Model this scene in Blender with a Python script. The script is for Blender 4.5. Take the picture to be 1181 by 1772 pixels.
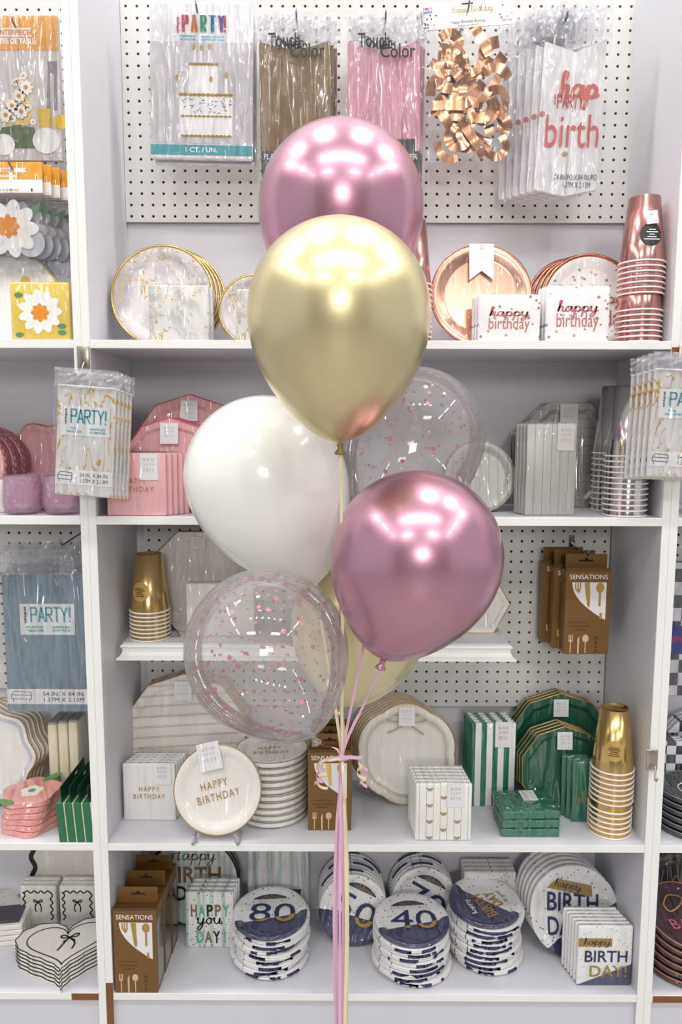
import bpy, bmesh, math, random
from mathutils import Vector, Matrix

for o in list(bpy.data.objects): bpy.data.objects.remove(o)
sc = bpy.context.scene
COL = sc.collection
pi = math.pi

# ------------------------------------------------------------------ camera
F_PX, PITCH, YAW, ROLL = 1261.4, 0.11422, -0.00262, 0.00256
CAM = Vector((-0.0742, -1.4882, 1.5))
_F = Vector((math.sin(YAW), math.cos(YAW), 0)); _R = Vector((math.cos(YAW), -math.sin(YAW), 0)); _U = Vector((0, 0, 1))
F2 = _F*math.cos(PITCH) - _U*math.sin(PITCH); U2 = _U*math.cos(PITCH) + _F*math.sin(PITCH)
R3 = _R*math.cos(ROLL) + U2*math.sin(ROLL); U3 = U2*math.cos(ROLL) - _R*math.sin(ROLL)
cd = bpy.data.cameras.new('camera'); cam = bpy.data.objects.new('camera', cd); COL.objects.link(cam)
cd.sensor_fit = 'VERTICAL'; cd.sensor_height = 36; cd.lens = F_PX/1772*36; cd.clip_start = .02
mw = Matrix.Identity(4)
for i in range(3):
    mw[i][0] = R3[i]; mw[i][1] = U3[i]; mw[i][2] = -F2[i]; mw[i][3] = CAM[i]
cam.matrix_world = mw
sc.camera = cam
# ------------------------------------------------------------------ light and exposure
w = bpy.data.worlds.new('shop_air'); sc.world = w; w.use_nodes = True
bg = w.node_tree.nodes['Background']; bg.inputs[0].default_value = (.93, .95, 1, 1); bg.inputs[1].default_value = .68
sc.view_settings.view_transform = 'Standard'; sc.view_settings.look = 'None'; sc.view_settings.gamma = 1
sc.view_settings.use_curve_mapping = False
sc.view_settings.exposure = 0.02
def lamp(name, loc, size, power, col=(1, .985, .97), aim=(0, 0, -1), shape='DISK', sy=None):
    l = bpy.data.lights.new(name, 'AREA'); l.shape = shape; l.size = size; l.energy = power; l.color = col
    if sy: l.size_y = sy
    o = bpy.data.objects.new(name, l); COL.objects.link(o); o.location = loc
    o.rotation_euler = Vector(aim).to_track_quat('-Z', 'Y').to_euler()
    return o
CEIL = 4.6
for x in (-2.1, -.7, .7, 2.1):                          # downlights just in front of the shelving
    lamp('downlight', (x, -.16, CEIL-.02), .24, 29)
for k in range(6): lamp('track_spot', (-1.3+.52*k, -2.3, CEIL-.1), .13, 9, aim=(0, .35, -1))
for x in (-3.4, 3.4):
    for k in range(3): lamp('ceiling_tube', (x, -.6-1.7*k, CEIL-.02), .12, 26, shape='RECTANGLE', sy=1.2)
for x in (-1.6, 1.5):
    lamp('ceiling_panel', (x, -4.6, CEIL-.02), 1.2, 46, shape='RECTANGLE', sy=.6)
lamp('shop_window', (.2, -8.0, 3.0), 1.5, 105, (1, .99, .98), (0, 1, -.12), 'RECTANGLE', 1.1)

# ------------------------------------------------------------------ pixel helpers (a pixel is a direction; depth comes from what it touches)
def ray(px, py): return F2 + R3*((px-590.5)/F_PX) - U3*((py-886)/F_PX)
def at_y(px, py, Y):
    d = ray(px, py); return CAM + d*((Y-CAM.y)/d.y)
def at_z(px, py, Z):
    d = ray(px, py); return CAM + d*((Z-CAM.z)/d.z)
def ST(pl, pr, pb, pt, zs, Y=None):
    """a thing standing on a shelf of height zs: centre x, depth, width, height"""
    if Y is None: Y = at_z((pl+pr)/2, pb, zs).y
    pm = (pb+pt)/2
    x0 = at_y(pl, pm, Y).x; x1 = at_y(pr, pm, Y).x
    return (x0+x1)/2, Y, x1-x0, at_y((pl+pr)/2, pt, Y).z - zs
def RC(pl, pr, pb, pt, Y):
    """a rectangle on the plane y=Y: centre x, bottom z, width, height"""
    pm = (pb+pt)/2; a = at_y(pl, pm, Y); b = at_y(pr, pm, Y)
    z0 = at_y((pl+pr)/2, pb, Y).z; z1 = at_y((pl+pr)/2, pt, Y).z
    return (a.x+b.x)/2, z0, b.x-a.x, z1-z0

# ------------------------------------------------------------------ materials
def lin(h):
    h = h.lstrip('#'); r = []
    for i in (0, 2, 4):
        c = int(h[i:i+2], 16)/255; r.append(c/12.92 if c <= .04045 else ((c+.055)/1.055)**2.4)
    return (*r, 1)
class G:
    """little node-graph writer"""
    def __init__(s, name):
        s.mat = bpy.data.materials.new(name); s.mat.use_nodes = True; s.t = s.mat.node_tree
        s.b = s.t.nodes['Principled BSDF']; s.tc = None
    def n(s, ty, **k):
        n = s.t.nodes.new(ty)
        for a, v in k.items(): setattr(n, a, v)
        return n
    def put(s, sock, v):
        if hasattr(v, 'is_output'): s.t.links.new(v, sock)
        else: sock.default_value = v
    def co(s):
        if not s.tc: s.tc = s.n('ShaderNodeTexCoord')
        return s.tc.outputs['Object']
    def xyz(s):
        n = s.n('ShaderNodeSeparateXYZ'); s.t.links.new(s.co(), n.inputs[0]); return n.outputs
    def m(s, op, a, b=0.0, c=None):
        n = s.n('ShaderNodeMath', operation=op); s.put(n.inputs[0], a); s.put(n.inputs[1], b)
        if c is not None: s.put(n.inputs[2], c)
        return n.outputs[0]
    def noise(s, scale, detail=3, dist=0, rough=.5, vec=None):
        n = s.n('ShaderNodeTexNoise'); n.inputs['Scale'].default_value = scale; n.inputs['Detail'].default_value = detail
        n.inputs['Distortion'].default_value = dist; n.inputs['Roughness'].default_value = rough
        s.t.links.new(vec or s.co(), n.inputs['Vector']); return n.outputs['Fac']
    def mapped(s, scale, loc=(0, 0, 0), rot=(0, 0, 0)):
        n = s.n('ShaderNodeMapping'); s.t.links.new(s.co(), n.inputs[0])
        n.inputs['Scale'].default_value = scale; n.inputs['Location'].default_value = loc; n.inputs['Rotation'].default_value = rot
        return n.outputs[0]
    def voro(s, scale, vec=None, rnd=1.0):
        n = s.n('ShaderNodeTexVoronoi'); n.inputs['Scale'].default_value = scale; n.inputs['Randomness'].default_value = rnd
        s.t.links.new(vec or s.co(), n.inputs['Vector']); return n
    def mix(s, f, a, b):
        n = s.n('ShaderNodeMix', data_type='RGBA'); s.put(n.inputs[0], f); s.put(n.inputs[6], a); s.put(n.inputs[7], b); return n.outputs[2]
    def stripes(s, ax, period, duty, off=0.0):
        v = s.m('ADD', s.m('DIVIDE', ax, period), off+100.0)
        return s.m('LESS_THAN', s.m('FRACT', v), duty)
    def bump(s, h, strength=.3, dist=.005):
        n = s.n('ShaderNodeBump'); n.inputs['Strength'].default_value = strength; n.inputs['Distance'].default_value = dist
        s.t.links.new(h, n.inputs['Height']); return n.outputs[0]
    def done(s, col, rough=.5, metal=0.0, coat=0.0, coatr=.1, wr=0.0, wscale=22, grain=0.0, spec=.5):
        b = s.b
        s.put(b.inputs['Base Color'], col); s.put(b.inputs['Roughness'], rough); s.put(b.inputs['Metallic'], metal)
        b.inputs['Specular IOR Level'].default_value = spec
        if coat:
            b.inputs['Coat Weight'].default_value = coat; b.inputs['Coat Roughness'].default_value = coatr
            if wr: b.inputs['Coat IOR'].default_value = 1.95; b.inputs['Coat Weight'].default_value = .9
        if wr:                                     # creased shrink film over the print
            v1 = s.mapped((1, 1, .13), rot=(.15, .75, .3)); v2 = s.mapped((1, 1, .18), (.7, .2, .4), (.2, -.5, .5))
            h = s.m('ADD', s.noise(wscale*1.6, 1, .5, .4, v1), s.m('MULTIPLY', s.noise(wscale*1.1, 1, .9, .4, v2), .9))
            s.t.links.new(s.bump(h, min(1, wr*1.7), .065), b.inputs['Coat Normal'])
        if grain:
            s.t.links.new(s.bump(s.noise(180, 3), grain, .002), b.inputs['Normal'])
        return s.mat
MATS = {}
def mat(name, hexc, rough=.5, metal=0.0, coat=0.0, wr=0.0, grain=0.0, var=.0, **k):
    if name in MATS: return MATS[name]
    g = G(name); c = lin(hexc)
    if var:
        d = tuple(v*(1-var) for v in c[:3])+(1,)
        c = g.mix(g.noise(14, 4), c, d)
    MATS[name] = g.done(c, rough, metal, coat, wr=wr, grain=grain, **k); return MATS[name]
def wrapped(name, hexc, rough=.55, metal=0.0, wr=.55, var=.06, **k): return mat(name, hexc, rough, metal, .75, wr, 0, var, **k)

# ------------------------------------------------------------------ meshes
CACHE = {}
def cached(fn):
    def f(*a, **k):
        key = (fn.__name__, repr(a), repr(k))
        if key not in CACHE: CACHE[key] = fn(*a, **k)
        return CACHE[key]
    return f
def mk(v, f, smooth=False, name='shape'):
    m = bpy.data.meshes.new(name); m.from_pydata([tuple(p) for p in v], [], f); m.update()
    if smooth:
        for p in m.polygons: p.use_smooth = True
    return m
def bm_mesh(bm, smooth=False, name='shape'):
    m = bpy.data.meshes.new(name); bm.to_mesh(m); bm.free()
    if smooth:
        for p in m.polygons: p.use_smooth = True
    return m
@cached
def M_box(w, d, h, b=.0012, seg=1):
    """x centred, y 0..d (front face at y=0), z 0..h"""
    bm = bmesh.new(); bmesh.ops.create_cube(bm, size=1)
    for v in bm.verts: v.co = ((v.co.x)*w, (v.co.y+.5)*d, (v.co.z+.5)*h)
    b = min(b, w*.45, d*.45, h*.45)
    if b > 0: bmesh.ops.bevel(bm, geom=list(bm.edges), offset=b, segments=seg, affect='EDGES', profile=.5)
    return bm_mesh(bm, seg > 1)
@cached
def M_prism(outline, d, b=0.0):
    n = len(outline); v = [(x, 0, z) for x, z in outline]+[(x, d, z) for x, z in outline]
    f = [list(range(n-1, -1, -1)), list(range(n, 2*n))]+[[i, (i+1) % n, n+(i+1) % n, n+i] for i in range(n)]
    m = mk(v, f); bm = bmesh.new(); bm.from_mesh(m); bpy.data.meshes.remove(m)
    bmesh.ops.recalc_face_normals(bm, faces=bm.faces)
    if b: bmesh.ops.bevel(bm, geom=[e for e in bm.edges], offset=b, segments=1, affect='EDGES')
    return bm_mesh(bm)
@cached
def M_flat(outline):
    """flat print, facing the viewer (-y)"""
    bm = bmesh.new(); vs = [bm.verts.new((x, 0, z)) for x, z in outline]; f = bm.faces.new(vs)
    f.normal_update()
    if f.normal.y > 0: f.normal_flip()
    bmesh.ops.triangulate(bm, faces=bm.faces)
    return bm_mesh(bm)
def flats(key, outlines):
    if key in CACHE: return CACHE[key]
    bm = bmesh.new()
    for ol in outlines:
        vs = [bm.verts.new((x, 0, z)) for x, z in ol]; f = bm.faces.new(vs); f.normal_update()
        if f.normal.y > 0: f.normal_flip()
    bmesh.ops.triangulate(bm, faces=bm.faces)
    CACHE[key] = bm_mesh(bm); return CACHE[key]
@cached
def M_dish(outline, rings):
    """plate facing -y: rings of (scale, y) from the middle of the face round to the middle of the back"""
    n = len(outline); v = [(0, rings[0][1], 0)]; f = []
    for s, y in rings: v += [(x*s, y, z*s) for x, z in outline]
    v.append((0, rings[-1][1], 0)); L = len(v)-1
    for i in range(n):
        j = (i+1) % n; f.append([0, 1+i, 1+j]); k = 1+(len(rings)-1)*n; f.append([L, k+j, k+i])
        for r in range(len(rings)-1):
            a = 1+r*n; f.append([a+i, a+n+i, a+n+j, a+j])
    m = mk(v, f); bm = bmesh.new(); bm.from_mesh(m); bpy.data.meshes.remove(m)
    bmesh.ops.recalc_face_normals(bm, faces=bm.faces)
    return bm_mesh(bm, n > 30)
def circ(r, n=56, cx=0, cz=0, sz=1): return tuple((round(cx+r*math.cos(2*pi*i/n), 5), round(cz+sz*r*math.sin(2*pi*i/n), 5)) for i in range(n))
def ngon(r, n, rot=0.0): return tuple((round(r*math.cos(2*pi*(i+rot)/n), 5), round(r*math.sin(2*pi*(i+rot)/n), 5)) for i in range(n))
def scal(r, k, amp, n=120, ph=0.0, sharp=False):
    o = []
    for i in range(n):
        a = 2*pi*i/n; c = abs(math.sin(k*a/2+ph)) if sharp else .5+.5*math.cos(k*a+ph)
        q = r*(1-amp+amp*c); o.append((round(q*math.cos(a), 5), round(q*math.sin(a), 5)))
    return tuple(o)
def rect(x0, x1, z0, z1): return ((x0, z0), (x1, z0), (x1, z1), (x0, z1))
@cached
def M_lathe(prof, n=32, smooth=True):
    v = []; f = []
    for r, z in prof: v += [(r*math.cos(2*pi*i/n), r*math.sin(2*pi*i/n), z) for i in range(n)]
    for k in range(len(prof)-1):
        for i in range(n):
            j = (i+1) % n; f.append([k*n+i, k*n+j, k*n+n+j, k*n+n+i])
    f.append(list(range(n-1, -1, -1))); f.append([(len(prof)-1)*n+i for i in range(n)])
    m = mk(v, f); bm = bmesh.new(); bm.from_mesh(m); bpy.data.meshes.remove(m)
    bmesh.ops.recalc_face_normals(bm, faces=bm.faces)
    m = bm_mesh(bm)
    if smooth:
        for p in m.polygons: p.use_smooth = len(p.vertices) == 4
    return m
@cached
def M_tube(path, r, n=6, closed=False):
    P = [Vector(p) for p in path]; v = []; f = []; L = len(P); prev = None
    for i, p in enumerate(P):
        if closed: t = P[(i+1) % L]-P[i-1]
        else: t = P[min(i+1, L-1)]-P[max(i-1, 0)]
        t.normalize()
        if prev is None:
            a = t.orthogonal().normalized()
        else:
            a = prev - t*prev.dot(t)
            a = a.normalized() if a.length > 1e-6 else t.orthogonal().normalized()
        prev = a; b = t.cross(a)
        v += [p+(a*math.cos(2*pi*k/n)+b*math.sin(2*pi*k/n))*r for k in range(n)]
    for i in range(L if closed else L-1):
        j = (i+1) % L
        for k in range(n):
            q = (k+1) % n; f.append([i*n+k, i*n+q, j*n+q, j*n+k])
    if not closed: f.append(list(range(n-1, -1, -1))); f.append([(L-1)*n+k for k in range(n)])
    return mk(v, f, True)
def M_rim(outline, r, y, s=1.0, n=5): return M_tube(tuple((round(x*s, 5), y, round(z*s, 5)) for x, z in outline), r, n, True)
def smoothline(P, k=6, closed=False):
    P = [Vector(p) for p in P]; o = []; n = len(P)
    for i in range(n if closed else n-1):
        if closed: a, b, c, d = P[i-1], P[i], P[(i+1) % n], P[(i+2) % n]
        else: a, b, c, d = P[max(i-1, 0)], P[i], P[i+1], P[min(i+2, n-1)]
        for j in range(k):
            t = j/k; o.append(.5*((2*b)+(c-a)*t+(2*a-5*b+4*c-d)*t*t+(3*b-a-3*c+d)*t**3))
    if not closed: o.append(P[-1])
    return o
def strokes(key, lines, wd, k=6, closed=False):
    """pen strokes as flat print in the xz plane"""
    if key in CACHE: return CACHE[key]
    v = []; f = []
    for ln in lines:
        P = smoothline([(x, 0, z) for x, z in ln], k, closed); L = len(P); b0 = len(v)
        for i, p in enumerate(P):
            t = (P[(i+1) % L]-P[i-1]) if closed else P[min(i+1, L-1)]-P[max(i-1, 0)]
            t = t.normalized() if t.length > 1e-9 else Vector((1, 0, 0)); nrm = Vector((-t.z, 0, t.x))*wd/2
            v += [p+nrm, p-nrm]
        for i in range(L if closed else L-1):
            j = (i+1) % L; f.append([b0+2*i, b0+2*i+1, b0+2*j+1, b0+2*j])
    CACHE[key] = mk(v, f); return CACHE[key]
SCRIPT = {
 'h': ([[(0, 0), (.22, .9), (.45, 1.9), (.3, 2.05), (.2, 1.2), (.08, 0)], [(.1, .3), (.36, .95), (.58, .85), (.52, .2), (.68, 0), (.9, .25)]], .85),
 'a': ([[(.7, .85), (.35, 1), (.05, .5), (.2, 0), (.5, .3), (.72, .95), (.66, .2), (.8, 0), (.95, .25)]], .9),
 'p': ([[(0, .3), (.25, 1), (.12, -.2), (-.05, -1)], [(.2, .65), (.5, 1), (.75, .6), (.5, .02), (.2, .15)], [(.5, .02), (.95, .25)]], .9),
 'y': ([[(0, .7), (.15, 1), (.13, .3), (.35, 0), (.6, .4), (.74, 1)], [(.74, 1), (.55, -.4), (.22, -1), (.05, -.7), (.4, -.2), (.95, .25)]], .95),
 'c': ([[(.6, .8), (.4, 1), (.08, .6), (.2, .02), (.5, .05), (.75, .3)]], .7),
 'e': ([[(.1, .4), (.5, .6), (.5, .95), (.25, .95), (.08, .45), (.25, 0), (.5, .05), (.75, .3)]], .7),
 'l': ([[(0, .2), (.35, 1.3), (.4, 2), (.22, 1.9), (.12, .6), (.25, 0), (.5, .25)]], .48),
 'b': ([[(0, .2), (.35, 1.3), (.38, 2), (.2, 1.8), (.12, .4), (.3, 0), (.6, .4), (.5, .9), (.75, .75)]], .72),
 'r': ([[(0, .2), (.2, 1.05), (.3, .85), (.55, .9), (.45, .3), (.55, 0), (.75, .25)]], .7),
 't': ([[(0, .2), (.3, 1), (.42, 1.7), (.2, .5), (.3, 0), (.55, .25)], [(.05, 1.15), (.6, 1.2)]], .52),
 'o': ([[(.4, 1), (.08, .6), (.2, .02), (.55, .2), (.55, .8), (.4, 1), (.5, .8), (.85, .85)]], .8),
 'u': ([[(0, .7), (.15, 1), (.13, .3), (.35, 0), (.6, .4), (.72, 1), (.64, .2), (.8, 0), (.95, .25)]], .92),
 'i': ([[(0, .2), (.2, 1), (.15, .2), (.3, 0), (.5, .25)], [(.28, 1.4), (.3, 1.5)]], .48),
 'd': ([[(.6, .85), (.3, 1), (.05, .5), (.2, 0), (.5, .3), (.8, 2), (.62, .3), (.75, 0), (.95, .25)]], .92),
 'H': ([[(0, .0), (.15, 1), (.3, 2)], [(-.1, 1.5), (.2, 1.1), (.9, 1.15)], [(.95, 2), (.75, 1), (.65, 0), (.95, .2)]], 1.1),
 'B': ([[(.1, 0), (.25, 1), (.3, 1.9)], [(0, 1.7), (.5, 2.05), (.85, 1.6), (.3, 1.05), (.95, .7), (.6, 0), (.05, .1)]], 1.05),
 '!': ([[(.15, .5), (.3, 2)], [(.08, 0), (.1, .12)]], .4), ' ': ([], .5)}
def fit(m, w, h, cx=0, cz=0):
    xs = [v.co.x for v in m.vertices]; zs = [v.co.z for v in m.vertices]
    x0, x1, z0, z1 = min(xs), max(xs), min(zs), max(zs)
    for v in m.vertices: v.co.x = (v.co.x-(x0+x1)/2)/max(x1-x0, 1e-6)*w+cx; v.co.z = (v.co.z-(z0+z1)/2)/max(z1-z0, 1e-6)*h+cz
    return m
@cached
def M_script(s, w, h, pen=.16):
    x = 0; lines = []
    for ch in s:
        L, adv = SCRIPT[ch]
        lines += [[(x+a, b) for a, b in l] for l in L]; x += adv
    key = ('scr', s, w, h, pen)
    m = strokes(key, lines, pen, 7)
    return fit(m, w, h)
@cached
def M_text(s, w, h, bold=0.0, shear=0.0, space=1.0):
    c = bpy.data.curves.new('t', 'FONT'); c.body = s; c.size = 1; c.offset = bold; c.shear = shear; c.space_character = space
    c.resolution_u = 3; c.align_x = 'CENTER'
    o = bpy.data.objects.new('t', c); m = bpy.data.meshes.new_from_object(o)
    bpy.data.objects.remove(o); bpy.data.curves.remove(c)
    for v in m.vertices: v.co = (v.co.x, 0, v.co.y)
    m.materials.clear(); m.name = 'lettering'
    return fit(m, w, h)
@cached
def M_outline_text(s, w, h, pen=.004):
    """open, double-lined lettering: thin capitals drawn with strokes"""
    S = {'P': [[(0, 0), (0, 1), (.5, 1), (.6, .78), (.5, .52), (0, .5)]], 'A': [[(0, 0), (.3, 1), (.6, 0)], [(.12, .32), (.48, .32)]],
         'R': [[(0, 0), (0, 1), (.5, 1), (.6, .78), (.5, .52), (0, .5)], [(.25, .5), (.6, 0)]], 'T': [[(0, 1), (.6, 1)], [(.3, 1), (.3, 0)]],
         'Y': [[(0, 1), (.3, .5), (.6, 1)], [(.3, .5), (.3, 0)]], '!': [[(.1, 1), (.1, .3)], [(.1, .08), (.1, 0)]]}
    lines = []; x = 0
    for ch in s:
        for l in S[ch]:
            for dx, dz in ((0, 0), (.09, -.06)): lines.append([((x+a+dx), b+dz) for a, b in l])
        x += .75 if ch != '!' else .3
    v = []; f = []
    for ln in lines:
        for a, b in zip(ln, ln[1:]):
            a = Vector((a[0]*w/4.1, 0, a[1]*h)); b = Vector((b[0]*w/4.1, 0, b[1]*h)); t = (b-a).normalized(); q = Vector((-t.z, 0, t.x))*pen/2; t *= pen/2
            k = len(v); v += [a-t+q, a-t-q, b+t-q, b+t+q]; f.append([k, k+1, k+2, k+3])
    return fit(mk(v, f), w, h)
@cached
def M_film(w, h, amp=.003, seed=1, nx=14, nz=18):
    """creased clear film, x centred, z 0..h, facing -y"""
    r = random.Random(seed); ph = [(r.uniform(-60, 60), r.uniform(-40, 40), r.uniform(0, 6)) for _ in range(6)]
    v = []; f = []
    for j in range(nz+1):
        for i in range(nx+1):
            x = (i/nx-.5)*w; z = j/nz*h
            y = sum(math.sin(a*x+b*z+c) for a, b, c in ph)*amp/4 + r.uniform(-1, 1)*amp*.35
            if i in (0, nx): x += r.uniform(-.0015, .0015)
            v.append((x, y, z))
    for j in range(nz):
        for i in range(nx):
            a = j*(nx+1)+i; f.append([a, a+1, a+nx+2, a+nx+1])
    return mk(v, f)
# ------------------------------------------------------------------ scene objects
def thing(name, label, cat, loc=(0, 0, 0), rot=(0, 0, 0), group=None):
    o = bpy.data.objects.new(name, None); COL.objects.link(o); o.empty_display_size = .02
    o.location = loc; o.rotation_euler = rot; o['label'] = label; o['category'] = cat
    if group: o['group'] = group
    return o
def part(parent, name, mesh, m, loc=(0, 0, 0), rot=(0, 0, 0), label=None, kind=None):
    if mesh.users and mesh.materials and mesh.materials[0] != m:
        key = (mesh.name, m.name)
        if key not in CACHE:
            CACHE[key] = mesh.copy(); CACHE[key].materials.clear(); CACHE[key].materials.append(m)
        mesh = CACHE[key]
    elif not mesh.materials: mesh.materials.append(m)
    o = bpy.data.objects.new(name, mesh); COL.objects.link(o); o.parent = parent
    o.location = loc; o.rotation_euler = rot
    if label: o['label'] = label
    if kind: o['kind'] = kind
    return o
def solo(name, mesh, m, label, cat, loc=(0, 0, 0), rot=(0, 0, 0), group=None):
    o = part(None, name, mesh, m, loc, rot, label); o['category'] = cat
    if group: o['group'] = group
    return o
def struct(name, mesh, m, loc=(0, 0, 0), rot=(0, 0, 0)): return part(None, name, mesh, m, loc, rot, kind='structure')
def txt(parent, s, w, h, loc, m, bold=0.0, shear=0.0, space=1.0, rot=(0, 0, 0), name='lettering'): return part(parent, name, M_text(s, round(w, 5), round(h, 5), bold, shear, space), m, loc, rot)
def scr(parent, s, w, h, loc, m, pen=.16, rot=(0, 0, 0)): return part(parent, 'lettering', M_script(s, round(w, 5), round(h, 5), pen), m, loc, rot)
ORD = ['front', 'second', 'third', 'fourth', 'fifth', 'sixth', 'seventh', 'eighth', 'ninth', 'tenth', 'eleventh', 'twelfth']
def nth(i, n, a='front', z='rearmost'):
    return a if i == 0 else (z if i == n-1 else ORD[i])

# shared inks and papers
WHITE = mat('shelf_white', 'd8d8de', .42, var=.03)
EDGE = mat('edge_band_white', 'f1f1ee', .35)
CORE = mat('particle_board', '8a5a33', .8, grain=.4, var=.35)
GREYIN = mat('back_panel_white', 'dcdbe0', .5, var=.04)
PEG = mat('pegboard_white', 'dcdad6', .55, var=.05)
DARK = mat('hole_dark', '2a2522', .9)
STEEL = mat('brushed_steel', 'b9b2a6', .28, 1.0)
WIRE = mat('hook_wire', '8d8d8d', .25, 1.0)
CARD = mat('card_white', 'f4f3f2', .5)
INKG = mat('ink_gold', 'b08d55', .38, .35)
INKS = mat('ink_silver', 'b9b5ae', .4, .3)
INKK = mat('ink_black', '181818', .5)
INKW = mat('ink_white', 'fbfbfb', .5)
TEAL = mat('ink_teal', '35a9b4', .5)
NAVY = mat('ink_navy', '2b3157', .5)
ROSEINK = mat('ink_rose', 'b9716a', .4, .2)
REDINK = mat('ink_coral', 'd1685e', .5)
GOLDF = mat('gold_foil', 'd9b25c', .22, 1.0)
GOLDE = mat('gold_edge', 'c3a06a', .3, .8)
CREAM = wrapped('wrapped_cream', 'efebe4')
def film_mat(name='clear_film', haze=.03, gloss=.5):
    g = G(name); t = g.t; out = t.nodes['Material Output']; t.nodes.remove(g.b)
    tr = g.n('ShaderNodeBsdfTransparent'); tr.inputs[0].default_value = (.97, .97, .98, 1)
    gl = g.n('ShaderNodeBsdfGlossy'); gl.inputs['Roughness'].default_value = .1
    df = g.n('ShaderNodeBsdfDiffuse'); df.inputs[0].default_value = (.9, .9, .92, 1)
    v = g.mapped((1, 1, .5), rot=(.2, .4, .3))
    nb = g.bump(g.m('ADD', g.noise(34, 1, .8, .5, g.mapped((1, 1, .16), rot=(.2, .5, .3))), g.noise(26, 1, .9, .5, g.mapped((1, 1, .2), (1, 2, 3), (.1, -.6, .2)))), .9, .036)
    t.links.new(nb, gl.inputs['Normal'])
    lw = g.n('ShaderNodeFresnel'); lw.inputs[0].default_value = 1.5; t.links.new(nb, lw.inputs['Normal'])
    m1 = g.n('ShaderNodeMixShader'); m1.inputs[0].default_value = haze; t.links.new(tr.outputs[0], m1.inputs[1]); t.links.new(df.outputs[0], m1.inputs[2])
    m2 = g.n('ShaderNodeMixShader'); t.links.new(g.m('ADD', g.m('MULTIPLY', lw.outputs[0], gloss), .01), m2.inputs[0])
    t.links.new(m1.outputs[0], m2.inputs[1]); t.links.new(gl.outputs[0], m2.inputs[2]); t.links.new(m2.outputs[0], out.inputs[0])
    return g.mat
FILM = film_mat(); FILMH = film_mat('hazy_film', .22, 1.0)

# ------------------------------------------------------------------ the setting
Z1, Z3, Z4, Z5 = 1.675, 1.318, .6035, .2499
TH, PT, HW, DEP = .0164, .0165, .5825, .29          # board thickness, panel thickness, half bay width, bay depth
TOPZ = 2.46
YP = DEP-.013                                        # pegboard front
FLOORM = mat('floor_vinyl', 'a5a29e', .35, var=.1)
struct('floor', M_box(13, 10.0, .02, 0), FLOORM, (0, -9.5, -.02))
struct('ceiling', M_box(13, 10.0, .02, 0), mat('ceiling_white', 'c9c9c9', .8), (0, -9.5, CEIL))
struct('wall_back', M_box(13, .05, CEIL, 0), mat('wall_paint', 'd8d8d8', .7, var=.03), (0, DEP+.06, 0))
struct('wall_front', M_box(13, .05, CEIL, 0), mat('far_wall_paint', 'b3aaa6', .8, var=.35), (0, -9.5, 0))
def pegmesh(w, h, pitch=.0254, r=.0034, d=.005):
    nx = int(w/pitch); nz = int(h/pitch); ox = -nx*pitch/2; v = []; f = []; idx = {}
    def vid(x, z, y=0.0):
        k = (round(x, 5), round(z, 5), y)
        if k not in idx: idx[k] = len(v); v.append((x, y, z))
        return idx[k]
    for j in range(nz):
        for i in range(nx):
            cx = ox+(i+.5)*pitch; cz = (j+.5)*pitch; q = pitch/2
            sq = [(q, 0), (q, q), (0, q), (-q, q), (-q, 0), (-q, -q), (0, -q), (q, -q)]
            o = [vid(cx+a, cz+b) for a, b in sq]; k = len(v)
            for a in range(8): v.append((cx+r*math.cos(a*pi/4), 0, cz+r*math.sin(a*pi/4)))
            for a in range(8): v.append((cx+r*math.cos(a*pi/4), d, cz+r*math.sin(a*pi/4)))
            for a in range(8):
                b = (a+1) % 8; f.append([o[a], k+a, k+b, o[b]]); f.append([k+a, k+8+a, k+8+b, k+b])
    x0 = ox; x1 = -ox; H = nz*pitch
    k = len(v); v += [(x0, 0, 0), (x1, 0, 0), (x1, 0, H), (x0, 0, H), (x0, d, 0), (x1, d, 0), (x1, d, H), (x0, d, H)]
    f += [[k, k+4, k+5, k+1], [k+1, k+5, k+6, k+2], [k+2, k+6, k+7, k+3], [k+3, k+7, k+4, k]]
    m = mk(v, f); bm = bmesh.new(); bm.from_mesh(m); bpy.data.meshes.remove(m); bmesh.ops.recalc_face_normals(bm, faces=bm.faces)
    fr = [g for g in bm.faces if abs(g.normal.y) > .9]
    if fr and sum(g.normal.y for g in fr) > 0: bmesh.ops.reverse_faces(bm, faces=bm.faces)
    return bm_mesh(bm), nx*pitch, H
def shelf_unit(x0, x1, label, brown=()):
    cx = (x0+x1)/2; wd = x1-x0
    u = thing('shelving_unit', label, 'shelving unit', (cx, 0, 0))
    for s in (-1, 1):
        part(u, 'side_panel', M_box(PT, DEP, TOPZ, 0), WHITE, (s*(wd/2+PT/2), .0012, 0))
        zb = .275 if s == -1 and 'middle' in label else 0
        part(u, 'edge_band', M_box(PT-.0006, .0012, round(TOPZ-zb, 4), 0), EDGE, (s*(wd/2+PT/2), 0, zb))
        if zb: part(u, 'exposed_core', M_box(PT-.001, .001, zb, 0), CORE, (s*(wd/2+PT/2), .0002, 0), label='bare brown particle board where the white edging came off')
    part(u, 'back_panel', M_box(wd+2*PT, .004, TOPZ, 0), GREYIN, (0, DEP, 0))
    for z in (Z1, Z3, Z4, Z5):
        part(u, 'shelf', M_box(wd, DEP-.0015, TH, 0), WHITE, (0, .0015, z-TH))
        part(u, 'edge_band', M_box(wd, .0013, TH, .0004), EDGE, (0, 0, z-TH))
    part(u, 'kick_panel', M_box(wd, .016, Z5-TH-.001, 0), WHITE, (0, .012, 0))
    return u
UM = shelf_unit(-HW, HW, 'middle white shelving unit with full shelves behind the balloons')
UL = shelf_unit(-HW-2*PT-1.165, -HW-2*PT, 'white shelving unit at the left edge with daisy and pink tableware')
UR = shelf_unit(HW+2*PT, HW+2*PT+1.165, 'white shelving unit at the right edge with checkered and dark tableware')
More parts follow.
